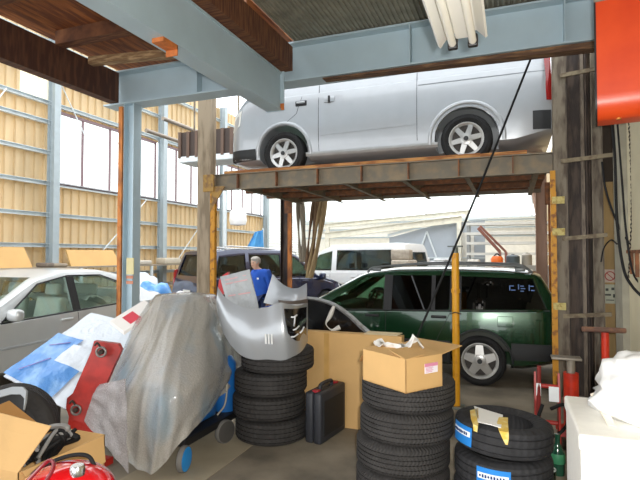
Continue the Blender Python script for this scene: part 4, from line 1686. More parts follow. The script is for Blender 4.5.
# black front part with its silver film edge behind the carton
ed = [(306, 297), (320, 299), (335, 304), (350, 314), (362, 325), (376, 336)]
P = smooth_line([at(x, y, 5.30 - .06 * i) for i, (x, y) in enumerate(ed)], 5)
Q = smooth_line([at(x, y, 5.29 - .06 * i) for i, (x, y) in enumerate([(306, 299), (320, 301.5), (334.5, 307), (348.5, 317), (360.5, 328.5), (375, 340)])], 5)
fp = thing('front_panel', 'black car front panel with silver film-covered edge behind the flat carton', 'car part', (P[10].x, P[10].y, 0))
mb = MB()
mb.sheet([P, [(a + b) / 2 + cf(0, -.03) for a, b in zip(P, Q)], Q], .01)
part('edge_strip', mb, M('silver_film', 'B8BABA', 0.25, metal=0.4, var=0.2, scale=20, bump=0.4, bscale=40), fp, smooth=60, world=True)
mb = MB()
mb.sheet([Q, [V((q.x, q.y, 0)) for q in Q]], .02)
part('inner_panel', mb, MATS['gloss_black'], fp, smooth=60, world=True)
mb = MB()
pts = [at(x, y, 5.0) for x, y in ((334, 306), (330, 316), (326, 324), (332, 330), (340, 327))]
mb.tube(pts, lambda t: .014 + .01 * math.sin(t * 8), 6, smooth=4)
part('wrapping_scrap', mb, white_plastic, fp, smooth=60, world=True)

# ------------------------------------------------------------------ open box on the middle stack
TOP2 = 4 * .196
F = cf(.504, 2.96)
ob2 = thing('cardboard_box', 'open brown cardboard box on top of the middle tyre stack', 'cardboard box', (F.x, F.y, TOP2 + .001), R(34 + 21))
A_, B_, H_ = .31, .40, .195
mb = MB()
t = .006
mb.span((0, 0, 0), (A_, B_, t))
mb.span((0, 0, 0), (t, B_, H_))
mb.span((A_ - t, 0, 0), (A_, B_, H_))
mb.span((0, 0, 0), (A_, t, H_))
mb.span((0, B_ - t, 0), (A_, B_, H_))
part('carton', mb, cardboard, ob2)
mb = MB()
mb.extrude([V((0, .0, H_)), V((0, B_, H_)), V((.15, B_ - .01, H_ + .022)), (V((.16, .01, H_ + .012)))], (0, 0, .005))
part('flap', mb, cardboard, ob2)
mb = MB()
mb.extrude([V((A_, 0, H_)), V((A_, B_, H_)), V((A_ + .17, B_ - .02, H_ + .03)), V((A_ + .22, .03, H_ + .025))], (0, 0, .005))
part('flap', mb, cardboard, ob2)
mb = MB()
mb.extrude([V((0, 0, H_)), V((A_, 0, H_)), V((A_ - .02, .17, H_ + .03)), V((.02, .17, H_ + .03))], (0, 0, .005))
part('flap', mb, cardboard, ob2)
mb = MB()
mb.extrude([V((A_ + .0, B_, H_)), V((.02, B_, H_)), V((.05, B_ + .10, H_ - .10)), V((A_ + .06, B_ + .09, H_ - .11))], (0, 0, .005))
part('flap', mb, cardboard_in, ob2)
mb = MB()
mb.span((A_ * .50, -.0025, .095), (A_ * .86, 0, .155))
lb = part('shipping_label', mb, M('label_paper', 'EDE6EE', 0.5, var=0.03), ob2, label='white label with pink top')
mb = MB()
mb.span((A_ * .50, -.004, .135), (A_ * .86, -.0015, .155))
for i in range(4):
    mb.span((A_ * .53, -.004, .103 + .008 * i), (A_ * (.70 + .03 * (i % 2)), -.002, .106 + .008 * i))
part('label_print', mb, M('label_pink', 'D88AA8', 0.5), lb)

pc2 = F + cf(.02, .26) + V((0, 0, TOP2 + H_ + .045))
mb = MB()
rows = []
for i in range(12):
    r = []
    for j in range(8):
        s_, t_ = i / 11, j / 7
        q = pc2 + cf(-.17 + .30 * s_, .12 - .15 * t_ - .10 * s_ + .07 * t_) + V((0, 0, -.02 * s_ + .07 * math.exp(-((s_ - .85) / .1) ** 2) + .045 * noise.noise(V((i * .7, j * .9, 4)))))
        r.append(q)
    rows.append(r)
mb.sheet(rows, .004)
one('plastic_wrap', mb, white_plastic, 'crumpled white plastic wrap lying on the open box flap', 'plastic wrap', smooth=70)

# ------------------------------------------------------------------ covered machine with castor wheels
wm = thing('welding_machine', 'blue machine on castor wheels standing under the silver bubble-wrap cover', 'machine', (-2.58, 3.52, 0))
blue_paint = M('machine_blue', '1E62A8', 0.4, var=0.1)
mb = MB()
mb.span((-2.86, 3.42, .2), (-2.42, 3.80, .78), bevel=.03)
part('body', mb, blue_paint, wm, smooth=50, world=True)
mb = MB()
mb.span((-2.86, 3.2, .14), (-2.32, 4.06, .2), bevel=.01)
part('base_frame', mb, black_plastic, wm, world=True)
mb = MB()
mb.lathe([(0, 0), (.09, 0), (.095, .03), (.095, .42), (.06, .48), (0, .5)], (-2.44, 3.96, .202), None, 24, closed=False)
part('gas_cylinder', mb, blue_paint, wm, smooth=50, world=True)
mb = MB()
mb.tube([(-2.44, 3.88, .69), (-2.36, 3.85, .5), (-2.36, 3.83, .3), (-2.42, 3.80, .2)], .008, 6, smooth=6)
part('hose', mb, M('pale_hose', 'B8B0A0', 0.6), wm, smooth=60, world=True)
w1, w2 = onz(184, 472, 0), onz(225, 443, 0)
for k, (w_, r_, axv, hubm) in enumerate(((w1, .095, cf(.98, -.18), M('bright_blue_hub', '2490E0', 0.4, var=0.04)), (w2, .098, cf(.80, -.60), M('grey_hub', '4A4846', 0.6)))):
    mb = MB()
    axn = axv.normalized()
    mb.lathe([(r_ * .75, -.02), (r_ * .95, -.022), (r_, -.014), (r_, .014), (r_ * .95, .022), (r_ * .75, .02)], (w_.x, w_.y, r_), axn, 32)
    c_ = part('castor_wheel', mb, M('grey_tread', '6E6C68', 0.7), wm, smooth=40, world=True)
    mb = MB()
    mb.lathe([(0, -.02), (r_ * .9, -.018), (r_ * .9, .022), (r_ * .4, .030), (0, .026)], (w_.x, w_.y, r_), axn, 28, closed=False)
    me = mb.mesh('hub', hubm, 40)
    me.transform(wmat(wm).inverted())
    h_ = part('hub', me, hubm, c_)
for x, y in ((-2.8, 3.28), (-2.8, 3.78)):
    mb = MB()
    mb.cyl((x - .02, y, .09), (x + .02, y, .09), .09, 20)
    part('castor_wheel', mb, MATS['grey_tread'], wm, world=True)
mb = MB()
mb.bar((w1.x - .02, w1.y + .05, .12), (-2.4, 3.3, .17), .03)
mb.bar((w2.x - .03, w2.y, .12), (-2.4, 3.7, .17), .03)
part('castor_arm', mb, black_plastic, wm, world=True)

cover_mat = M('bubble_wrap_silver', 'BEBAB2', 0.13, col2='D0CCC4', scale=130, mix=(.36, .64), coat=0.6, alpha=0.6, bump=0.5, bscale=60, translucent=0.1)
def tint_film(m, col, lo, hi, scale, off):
    """noise-driven blue painted into the film, standing in for the machine showing through"""
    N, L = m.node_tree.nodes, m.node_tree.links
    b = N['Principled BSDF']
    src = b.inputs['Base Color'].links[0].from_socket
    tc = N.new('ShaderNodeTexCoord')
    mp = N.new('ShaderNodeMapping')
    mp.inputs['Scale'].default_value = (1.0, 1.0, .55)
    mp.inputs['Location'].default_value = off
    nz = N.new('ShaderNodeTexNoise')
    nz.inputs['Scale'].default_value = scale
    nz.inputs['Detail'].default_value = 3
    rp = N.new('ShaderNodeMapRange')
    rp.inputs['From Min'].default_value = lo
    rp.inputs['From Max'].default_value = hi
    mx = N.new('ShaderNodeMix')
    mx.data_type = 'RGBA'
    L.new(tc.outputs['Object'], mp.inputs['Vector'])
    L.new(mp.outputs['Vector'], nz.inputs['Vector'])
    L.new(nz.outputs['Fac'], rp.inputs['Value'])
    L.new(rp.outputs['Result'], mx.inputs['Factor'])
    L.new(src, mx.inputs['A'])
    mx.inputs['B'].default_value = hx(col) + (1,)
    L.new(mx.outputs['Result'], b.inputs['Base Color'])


tint_film(cover_mat, '9AB6C8', .48, .72, 2.6, (.4, .2, .9))  # blue of the machine behind, painted into the cover's colour
Ls = [
    [(156, 297, 4.45), (168, 295, 4.40), (186, 295, 4.40), (203, 296, 4.46), (213, 298, 4.72), (213, 294, 4.95), (190, 292, 4.92), (160, 294, 4.85)],
    [(150, 306, 4.36), (160, 308, 4.26), (182, 309, 4.22), (206, 308, 4.40), (220, 308, 4.76), (220, 305, 5.0), (190, 303, 5.0), (150, 305, 4.9)],
    [(136, 330, 4.20), (150, 340, 4.02), (170, 342, 3.95), (198, 342, 4.12), (232, 332, 4.78), (232, 327, 5.05), (190, 322, 5.05), (138, 325, 4.9)],
    [(116, 372, 4.12), (134, 380, 3.88), (156, 386, 3.74), (192, 384, 3.80), (240, 358, 4.74), (238, 352, 5.05), (184, 350, 5.05), (120, 360, 4.9)],
    [(94, 398, 4.08), (120, 420, 3.80), (150, 440, 3.64), (188, 414, 3.74), (237, 374, 4.62), (238, 368, 5.0), (182, 378, 5.05), (104, 388, 4.95)],
    [(87, 420, 4.02), (114, 452, 3.74), (149, 475, 3.62), (186, 438, 3.74), (230, 390, 4.46), (238, 376, 4.95), (182, 404, 5.05), (98, 410, 4.95)]]
loops = []
cols = [[at(*L_[j]) for L_ in Ls] for j in range(8)]
cols = [smooth_line(c, 8) for c in cols]
for i in range(len(cols[0])):
    lp_ = smooth_line([c[i] for c in cols], 16, closed=True)
    loops.append(lp_)
cen = sum((p for p in loops[len(loops) // 2]), V()) / len(loops[0])
out = []
nl = len(loops)
for i, L_ in enumerate(loops):
    r = []
    for j, p in enumerate(L_):
        a = 2 * PI * j / len(L_)
        d = V((p.x - cen.x, p.y - cen.y, 0)).normalized()
        t = i / nl
        wob = a + .25 * noise.noise(V((t * 2.2, a, 5)))
        fold = .050 * (.45 - abs(math.sin(wob * 3.5 + .4))) * min(1, t * 1.6) + .030 * (.4 - abs(math.sin(wob * 8.3 + 1.1 + t))) * t ** 1.3
        fold += .030 * noise.noise(V((a * 1.7, t * 4, 7.1))) + .012 * noise.noise(V((a * 7, t * 11, 3)))
        r.append(p + d * fold)
    out.append(r)
cn = sum((p for p in out[0]), V()) / len(out[0])
mb = MB()
mb.sheet([[cn + (p - cn) * .05 for p in out[0]], [cn + (p - cn) * .5 + V((0, 0, .01)) for p in out[0]]] + out, .004, closed=True)
cv = thing('bubble_wrap_cover', 'big silver-grey bubble-wrap cover draped over the wheeled machine', 'cover', (cen.x, cen.y, 0))
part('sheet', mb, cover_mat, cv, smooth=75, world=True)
mb = MB()
rows = []
for i in range(16):
    t = i / 15
    a = at(100 - 14 * t ** .8, 384 + 36 * t, 3.98 - .1 * t)
    b = at(127 + 3 * t, 378 + 94 * t, 3.74 - .16 * t)
    rows.append([a.lerp(b, j / 11) + cf(0, -.025 + .03 * noise.noise(V((i * .35, j * .45, 8)))) for j in range(12)])
for r in rows:
    for q in r:
        q.z = max(q.z, .006)
mb.sheet(rows, .004)
part('loose_sheet', mb, M('bubble_wrap_purplish', 'B0AAAA', 0.15, coat=0.5, col2='C6C0BE', scale=130, mix=(.38, .62), alpha=0.6, bump=0.5, bscale=60, translucent=0.1), cv, smooth=75, world=True)

# ------------------------------------------------------------------ blue and white wrapped panel
P0, P1, P2, P3 = at(5, 378, 4.55), at(92, 315, 5.15), at(158, 330, 4.9), at(70, 412, 4.35)


def quad(s_, t_):
    p = (P0.lerp(P1, s_)).lerp(P3.lerp(P2, s_), t_)
    n_ = (P1 - P0).cross(P3 - P0).normalized()
    if n_.z < 0:
        n_ = -n_
    return p + n_ * (.018 * noise.noise(V((s_ * 6, t_ * 5, 3))) + .03 * math.sin(PI * s_) * math.sin(PI * t_))


pnl = thing('wrapped_panel', 'blue and white film-wrapped car panel lying tilted beside the sedan', 'panel', ((P0 + P2) / 2).to_tuple()[:2] + (0,))


def strip(s0, s1, t0, t1, mat, name, off=0.0, th=.03):
    mb = MB()
    mb.sheet([[quad(s0 + (s1 - s0) * i / 16, t0 + (t1 - t0) * j / 12) + V((0, -off * .3, off)) for j in range(13)] for i in range(17)], th)
    return part(name, mb, mat, pnl, smooth=70, world=True)


film_white = M('white_wrap_film', 'DCE4EC', 0.25, var=0.07, scale=5, bump=0.5, bscale=22)
film_blue = M('blue_wrap_film', '5E96D8', 0.25, col2='8CB8E8', scale=5, bump=0.4, bscale=22)
strip(0, 1, 0, 1, film_white, 'film')
strip(.0, .60, .0, .40, film_blue, 'blue_band', .05, .002)
strip(.0, .30, .36, .74, film_blue, 'blue_corner', .054, .002)
strip(.30, .52, .36, .98, film_white, 'white_band', .054, .002)
mb = MB()
mb.bar(quad(.08, .12) + V((0, -.015, .062)), quad(.3, .3) + V((0, -.015, .062)), .012, .004)
mb.bar(quad(.42, .1) + V((0, -.015, .062)), quad(.52, .3) + V((0, -.015, .062)), .012, .004)
part('print_line', mb, M('print_violet', '9A7AB8', 0.5), pnl, world=True)
mb = MB()
for q in ((.3, .4), (.3, .75), (.75, .3), (.75, .7)):
    p = quad(*q)
    mb.cyl((p.x, p.y, 0), (p.x, p.y, p.z - .04), .025, 8)
part('stand_leg', mb, dark_steel, pnl, world=True)

mb = MB()
Ca = [at(x, y, d) for x, y, d in ((110, 324, 4.72), (144, 303, 4.86), (158, 312, 4.76), (124, 335, 4.60))]
mb.extrude(Ca, V((0, 0, .03)))
ct = thing('print_carton', 'white carton with red square print lying on the wrapped panel', 'carton', Ca[0].to_tuple())
part('carton', mb, M('white_card', 'EAE6E0', 0.6, var=0.03), ct, world=True)
mb = MB()
up = V((0, 0, .032))
mb.extrude([Ca[0].lerp(Ca[1], a).lerp(Ca[3].lerp(Ca[2], a), b) + up for a, b in ((.25, .25), (.55, .25), (.55, .85), (.25, .85))], V((0, 0, .002)))
part('red_square', mb, M('print_red', 'D03A4A', 0.5), ct, world=True)

# ------------------------------------------------------------------ red steel arm
ar = thing('engine_crane_arm', 'worn red steel arm with two bolt rings leaning before the wrapped panel', 'lifting arm', at(80, 462, 3.85).to_tuple()[:2] + (0,))
DD = 3.92
mb = MB()
pl_ = [(94, 341), (118, 344), (121, 350), (102, 393), (93, 412), (91, 424), (70, 420), (66, 408), (67, 398), (73, 393), (91, 352)]
mb.extrude([at(x, y, DD + (y - 400) * -.001) for x, y in pl_], cf(0, .05))
part('arm', mb, red_paint, ar, world=True)
mb = MB()
mb.extrude([at(x, y, DD - .01) for x, y in ((69, 416), (92, 420), (96, 446), (84, 452), (70, 456), (66, 440))], cf(0, .04))
mb.extrude([at(x, y, DD - .02) for x, y in ((66, 448), (96, 444), (98, 453), (68, 459))], cf(0, .12))
part('foot', mb, red_paint, ar, world=True)
for (x, y) in ((101, 352), (76, 410)):
    mb = MB()
    c_ = at(x, y, DD - .015)
    axn = cf(0, -1)
    mb.tube([c_ + cf(math.cos(a) * .036, 0) + V((0, 0, math.sin(a) * .036)) for a in [2 * PI * i / 24 for i in range(24)]], .009, 8, closed=True)
    b = part('bolt_ring', mb, M('worn_steel', '8A8884', 0.4, metal=0.6), ar, smooth=60, world=True)
    mb = MB()
    mb.lathe([(0, -.02), (.02, -.02), (.02, .012), (.012, .02), (0, .02)], c_, axn, 12, closed=False)
    me = mb.mesh('bolt', dark_steel, 40)
    me.transform(wmat(ar).inverted())
    part('bolt', me, dark_steel, b)
    mb = MB()
    mb.tube([c_ + V((0, 0, .03)), c_ + cf(-.03, 0) + V((0, 0, .07)), c_ + cf(-.05, 0) + V((0, 0, .05))], .008, 6, smooth=4)
    me = mb.mesh('hook', dark_steel, 60)
    me.transform(wmat(ar).inverted())
    part('hook', me, dark_steel, b)
mb = MB()
mb.span(at(75, 462, 3.9).to_tuple()[:2] + (0,), (at(75, 462, 3.9).x + .28, at(75, 462, 3.9).y + .1, .05))
part('floor_leg', mb, red_paint, ar, world=True)

# ------------------------------------------------------------------ open carton with wiring, lower left
bx = thing('cardboard_box', 'open brown cardboard box full of black wiring at lower left', 'cardboard box', (-2.6, 2.12, 0))
mb = MB()
u0, u1, v0, v1, hh = -2.86, -2.34, 1.84, 2.42, .50
t = .007
mb.span((u0, v0, 0), (u1, v1, t))
mb.span((u0, v0, 0), (u0 + t, v1, hh))
mb.span((u1 - t, v0, 0), (u1, v1, hh))
mb.span((u0, v0, 0), (u1, v0 + t, hh))
mb.span((u0, v1 - t, 0), (u1, v1, hh))
part('carton', mb, cardboard, bx, world=True)
mb = MB()
mb.extrude([V((u1, v0, hh)), V((u1 + .07, v0 + .13, hh + .20)), V((u0 + .16, v0 + .13, hh + .23)), V((u0, v0, hh))], (0, .006, 0))
part('flap', mb, cardboard, bx, world=True)
mb = MB()
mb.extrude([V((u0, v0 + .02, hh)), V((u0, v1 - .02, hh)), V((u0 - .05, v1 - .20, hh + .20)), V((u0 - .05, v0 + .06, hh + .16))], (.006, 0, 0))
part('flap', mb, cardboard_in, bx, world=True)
mb = MB()
mb.extrude([V((u1, v0 + .02, hh)), V((u1, v1 - .02, hh)), V((u1 + .05, v1 - .05, hh - .14)), V((u1 + .05, v0 + .08, hh - .15))], (.006, 0, 0))
part('flap', mb, cardboard, bx, world=True)
hz = thing('wiring_harness', 'tangle of black car wiring poking out of the open carton', 'wiring', (-2.55, 2.15, .30))
rr = random.Random(4)
for k in range(9):
    a = at(22 + 4 * k % 17, 466 - 2 * k, 2.72)
    b = at(42 + rr.uniform(0, 18), 436 + rr.uniform(-8, 8), 2.86)
    c_ = at(60 + rr.uniform(0, 20), 430 + rr.uniform(-3, 10), 2.85)
    d_ = at(44 + rr.uniform(-6, 14), 452 + rr.uniform(-6, 6), 2.95)
    mb = MB()
    mb.tube([a, b, c_, d_, V((-2.6, 2.2, .3))], .011 if k % 3 else .016, 6, smooth=8)
    part('wire_bundle' if k % 3 else 'loom_tube', mb, black_rubber if k % 4 else M('grey_loom_tape', '8A8A88', 0.5), hz, smooth=60, world=True)
# red air tank
tk0 = cf(-1.085, 2.16)
tk = thing('air_tank', 'glossy red air tank with silver cap in the lower left corner', 'tank', (tk0.x, tk0.y, 0))
mb = MB()
prof = [(0, 0), (.17, 0), (.2, .03), (.205, .575)] + [(.205 * math.cos(a), .575 + .13 * math.sin(a)) for a in [PI / 2 * i / 8 for i in range(1, 8)]] + [(0, .705)]
mb.lathe(prof, (0, 0, 0), None, 40, closed=False)
part('tank', mb, M('bright_red_gloss', 'D8141C', 0.15, var=0.04, coat=1.0), tk, smooth=50)
mb = MB()
cpz = cf(.075, -.05)
mb.lathe([(0, 0), (.03, 0), (.03, .03), (.024, .04), (0, .04)], (cpz.x, cpz.y, .685), None, 20, closed=False)
part('cap', mb, chrome, tk, smooth=40)
mb = MB()
mb.tube([cf(-.19, .02, .58), cf(-.15, .04, .66), cf(-.04, .07, .71), cf(.06, .07, .715), cf(.11, .05, .66)], .009, 8, smooth=8)
part('handle', mb, black_rubber, tk, smooth=60)
mb = MB()
mb.tube([cf(-.12, -.12, .66), cf(-.05, -.05, .74), cf(.0, -.1, .73), cf(-.03, -.16, .66)], .008, 6, smooth=6)
part('hose', mb, M('dark_red_hose', '7A1420', 0.4), tk, smooth=60)

# ------------------------------------------------------------------ white foam box and bag, lower right
fb = thing('foam_box', 'large white polystyrene box at the right edge with white bag on top', 'foam box', (.62, 2.78, 0))
mb = MB()
mb.box((0, 0, .375), (.70, .64, .75), bevel=.01)
part('box', mb, white_foam, fb)
mb = MB()
mb.box((0, 0, .785), (.716, .656, .07), bevel=.012)
part('lid', mb, white_foam, fb)
bag = bmesh.new()
mb = MB()
mb.sphere((0, 0, 0), 1, 40)
for v in mb.bm.verts:
    p = v.co.copy()
    n_ = noise.noise(p * 2.3 + V((3, 1, 2))) * .20 + noise.noise(p * 6) * .06 + (abs(noise.noise(p * 3.5 + V((9, 0, 0)))) - .2) * .18
    p = p * (1 + n_)
    p.x -= .12 * max(0, p.z)
    p.z = max(p.z, -.52)
    if p.z < -.1:
        p.x *= 1.06
    v.co = V((p.x * .31, p.y * .26, (p.z + .52) * .215))
for v in mb.bm.verts:
    v.co += V((.69, 2.80, .822))
one('plastic_bag', mb, M('white_bag_plastic', 'F6F6F4', 0.3, var=0.02, translucent=0.15), 'crumpled white plastic bag lying on the foam box', 'bag', smooth=75)
mb = MB()
P = [V((.385, 2.95, .824)), V((.36, 2.86, .90)), V((.40, 2.62, .824)), V((.43, 2.62, .824)), V((.40, 2.86, .92)), V((.42, 2.95, .824))]
mb.sheet([[P[0], P[5]], [P[1], P[4]], [P[2], P[3]]], .003)
one('paper_sheet', mb, M('off_white_paper', 'E8DCC8', 0.8), 'folded off-white paper tucked against the white bag', 'paper')

# ------------------------------------------------------------------ jacks, bottle and jar behind the right stack
j = thing('trolley_jack', 'red trolley jack stood on end beside the newer tyres', 'jack', (.26, 4.60, 0))
mb = MB()
for x in (-.09, .09):
    mb.extrude([V((x - .008, -.06, .03)), V((x - .008, .1, .03)), V((x - .008, .08, .55)), V((x - .008, .0, .62)), V((x - .008, -.05, .4))], (.016, 0, 0))
mb.cyl((-.1, .03, .5), (.1, .03, .5), .018)
mb.cyl((-.1, .03, .2), (.1, .03, .2), .018)
part('frame', mb, red_paint, j)
mb = MB()
mb.tube([(-.06, -.07, .06), (-.07, -.08, .3), (-.06, -.04, .68)], .016, 8)
part('handle_socket', mb, M('dark_red_paint', '7E2420', 0.5), j, smooth=40)
mb = MB()
mb.tube([(.02, -.10, .35), (.12, -.14, .40), (.14, -.12, .25), (.03, -.13, .14), (-.08, -.12, .22), (-.04, -.10, .38)], .014, 8, smooth=6)
part('hose', mb, black_rubber, j, smooth=60)
mb = MB()
mb.span((.01, -.07, .40), (.085, -.064, .52))
mb.span((-.085, -.07, .44), (-.05, -.064, .54))
part('sticker', mb, label_white, j)
for x in (-.12, .12):
    mb = MB()
    mb.cyl((x - .015, 0, .05), (x + .015, 0, .05), .05, 20)
    part('roller', mb, dark_steel, j)
j = thing('axle_stand', 'red axle stand with flat grey saddle beneath the lift tower', 'stand', (.475, 4.95, 0))
mb = MB()
mb.cyl((0, 0, .02), (0, 0, .56), .062, 24)
part('column', mb, M('bright_red_paint', 'D03418', 0.4, col2='B02A18', scale=9), j, smooth=40)
mb = MB()
mb.cyl((0, 0, .56), (0, 0, .68), .035, 16)
mb.box((-.04, -.02, .69), (.24, .14, .02), bevel=.004)
part('saddle', mb, M('worn_grey_saddle', '8E867A', 0.5, metal=0.3), j, smooth=40)
mb = MB()
for a in range(3):
    q = 2 * PI * a / 3
    mb.bar((0, 0, .12), (.19 * math.cos(q), .19 * math.sin(q), .015), .05, .03)
part('foot', mb, red_paint, j)
q = at(605, 329, 4.5)
j = thing('pipe_stand', 'red upright stand with rusty pipe across its top by the right wall', 'stand', (q.x, q.y, 0))
mb = MB()
d1 = cf(1, 0)
mb.cyl(d1 * -.20 + V((0, 0, q.z)), d1 * .18 + V((0, 0, q.z - .015)), .024, 16)
part('cross_pipe', mb, M('brownish_pipe', '7A6058', 0.5, metal=0.3, col2='946E5A', scale=12), j, smooth=40)
mb = MB()
mb.cyl((0, 0, .02), (0, 0, q.z - .03), .032, 16)
part('upright', mb, MATS['bright_red_paint'], j, smooth=40)
mb = MB()
mb.box((0, 0, .012), (.22, .22, .024), bevel=.004)
part('base_plate', mb, red_paint, j)
q = onz(558, 474, 0)
j = thing('bottle', 'green glass bottle standing between the newer tyres and the foam box', 'bottle', (q.x, q.y, 0))
mb = MB()
mb.lathe([(0, 0), (.045, 0), (.048, .02), (.048, .16), (.03, .20), (.018, .225), (.018, .27), (0, .27)], (0, 0, 0), None, 28, closed=False)
part('body', mb, M('dark_bottle_green', '1E4A38', 0.12, var=0.1, coat=0.6), j, smooth=50)
mb = MB()
mb.lathe([(.0485, .085), (.0505, .09), (.0505, .15), (.0485, .155)], (0, 0, 0), None, 28)
part('label', mb, M('bottle_label_green', '3E8A62', 0.5, var=0.1), j, smooth=50)
mb = MB()
mb.lathe([(0, .265), (.02, .265), (.02, .29), (0, .292)], (0, 0, 0), None, 20, closed=False)
part('cap', mb, MATS['dark_bottle_green'], j, smooth=50)
q = onz(550, 484, 0)
j = thing('jar', 'small clear glass jar in front of the green bottle', 'jar', (q.x, q.y, 0))
mb = MB()
mb.lathe([(.038, .005), (.04, .01), (.04, .09), (.036, .1), (.033, .1), (.036, .09), (.036, .01)], (0, 0, 0), None, 28)
mb.lathe([(0, 0), (.04, 0), (.04, .006), (0, .006)], (0, 0, 0), None, 28, closed=False)
part('glass', mb, glass('jar_glass', 'D8E0DC', 1.2), j, smooth=50)
mb = MB()
mb.lathe([(.035, .098), (.041, .098), (.041, .108), (.035, .108)], (0, 0, 0), None, 28)
part('rim', mb, M('jar_rim', 'C8CCC8', 0.3), j, smooth=50)

# ------------------------------------------------------------------ right wall: cables, notices
def onu(px, py, u):
    r, k = ray(px, py)
    return V((0, 0, EYE)) + r * (u / r.x)


def cable(pts, rad, lab, mat=black_rubber):
    mb = MB()
    mb.tube(pts, rad, 8, smooth=8)
    one('hanging_cable', mb, mat, lab, 'cable', smooth=60)


cable([at(612, 118, 4.75), at(615, 160, 4.7), at(617, 220, 4.65), at(623, 266, 4.6), at(632, 286, 4.5), at(650, 304, 4.4)], .013, 'thick black cable hanging closest to the concrete pillar edge')
cable([at(617, 118, 4.70), at(622, 180, 4.65), at(626, 230, 4.6), at(634, 275, 4.55), at(650, 290, 4.45)], .009, 'thin black cable hanging in front of the cream wall')
cable([at(602, 162, 5.3), at(606, 190, 5.2), at(617, 222, 5.0), at(632, 246, 4.8), at(650, 258, 4.6)], .010, 'black cable sagging from the lift tower to the cream wall')
cable([at(601, 262, 5.2), at(604, 248, 5.2), at(611, 240, 5.1), at(617, 244, 4.9)], .007, 'short loop of dark cable beside the pillar')
mb = MB()
for i in range(40):
    p = at(628.5 + 3 * math.sin(i * .08), 120 + i * 4.0, 4.72)
    mb.box(p, (.012, .006, .032), (0, .3 * (-1) ** i, .8 * (i % 2)))
one('hanging_chain', mb, dark_steel, 'thin dark chain hanging against the cream wall', 'chain')
mb = MB()
mb.bar((1.045, 5.60, 1.63), (1.045, 4.4, 1.63), .02, .03)
mb.bar((1.045, 5.42, 1.63), (1.045, 5.42, 1.42), .015, .03)
mb.bar((1.045, 5.2, 1.63), (1.045, 5.2, 1.40), .015, .03)
one('hook_rail', mb, rust_steel, 'dark steel hook rail fixed along the cream wall', 'rail')
mb = MB()
mb.span((.985, 6.62, 0), (1.40, 6.66, 2.45))
struct('trim_33', mb, M('tan_plywood', 'B49868', 0.8, var=0.15, scale=3, stretch=(4, 4, .6)))
mb = MB()
mb.span((.985, 6.60, 2.45), (1.40, 6.68, 4.2))
struct('trim_34', mb, M('dark_board', '3E342A', 0.8, var=0.2))


def notice(px, py, w, h, lab, mats, kind):
    r, k = ray(px, py)
    p = V((0, 0, EYE)) + r * (6.615 / r.y)
    o = thing('notice', lab, 'notice', (p.x, 6.619, p.z - h / 2))
    mb = MB()
    mb.span((-w / 2, -.004, 0), (w / 2, 0, h))
    part('sheet', mb, mats, o)
    mb = MB()
    if kind == 'ban':
        cx_ = 0
        mb.tube([(.05 * math.cos(a), -.006, h / 2 + .05 * math.sin(a)) for a in [2 * PI * i / 24 for i in range(24)]], .006, 6, closed=True)
        mb.bar((-.036, -.006, h / 2 + .036), (.036, -.006, h / 2 - .036), .008, .008)
        part('symbol', mb, M('notice_red', 'B84038', 0.5), o)
    else:
        for x, z, ww_, hh_ in ((-.03, .16, .03, .03), (.03, .17, .03, .03), (-.02, .10, .06, .02), (.04, .09, .02, .04), (0, .04, .08, .01)):
            mb.span((x - ww_ / 2, -.006, z - hh_ / 2), (x + ww_ / 2, -.003, z + hh_ / 2))
        part('symbol', mb, M('notice_ink', '4A504A', 0.6), o)
    return o


notice(610, 276, .17, .15, 'small notice with red ban symbol on the tan board', M('notice_pinkish', 'D8C4B4', 0.6), 'ban')
notice(610, 294, .17, .22, 'pale notice with dark pictograms below the red ban symbol', M('notice_pale', 'C8CCB8', 0.6), 'text')
# ------------------------------------------------------------------ yard hall: shelf along the left wall and what lies on it
def onu10(px, py, u):
    r, k = ray(px, py)
    return V((0, 0, EYE)) + r * (u / r.x)


sh = thing('long_shelf', 'long grey steel shelf along the tan left wall behind the sedan', 'shelf', (-9.5, 9.0, 0))
for z in (.75, 1.33):
    mb = MB()
    mb.span((-9.78, 6.2, z - .03), (-9.15, 13.5, z))
    part('board', mb, M('weathered_shelf_board', '8E8474', 0.8, var=0.2), sh, world=True)
for y in (6.25, 8.7, 11.1, 13.45):
    for x in (-9.75, -9.18):
        mb = MB()
        mb.span((x - .03, y - .03, 0), (x + .03, y + .03, 1.30))
        part('leg', mb, white_steel, sh, world=True)
for (y0, y1, z1, lab) in ((6.7, 7.75, 1.76, 'tan board leaning on the long shelf nearest the left edge of the view'), (8.75, 10.3, 1.72, 'long tan board leaning on the shelf behind the sedan roof')):
    mb = MB()
    mb.extrude([V((-9.55, y0, 1.332)), V((-9.55, y1, 1.332)), V((-9.72, y1 - .08, z1)), V((-9.72, y0, z1))], (.03, 0, 0))
    one('board', mb, M('tan_board', 'CDA468', 0.75, var=0.06, scale=2), lab, 'board')
rr = random.Random(11)
for i, (y, w, h, c_, lab) in enumerate(((8.2, .4, .08, '8E8270', 'dull brown parcel on the shelf between the two tan boards'), (7.95, .2, .10, '6E645A', 'small dark parcel at the right end of the nearer tan board'),
                                       (10.9, .6, .12, 'B8B0A4', 'grey-white parcel on the shelf right of the long tan board'), (12.1, .7, .18, 'B8AE9C', 'grey parcel toward the far end of the long shelf'),
                                       (12.9, .4, .12, 'DDD5C4', 'pale parcel at the far end of the long shelf'))):
    mb = MB()
    mb.box((-9.4, y, 1.332 + h / 2), (.34, w, h), (0, 0, rr.uniform(-.1, .1)), bevel=.03)
    one('parcel', mb, M('parcel_%s' % 'abcde'[i], c_, 0.8, var=0.1), lab, 'parcel', 'parcels on the long shelf', smooth=50)
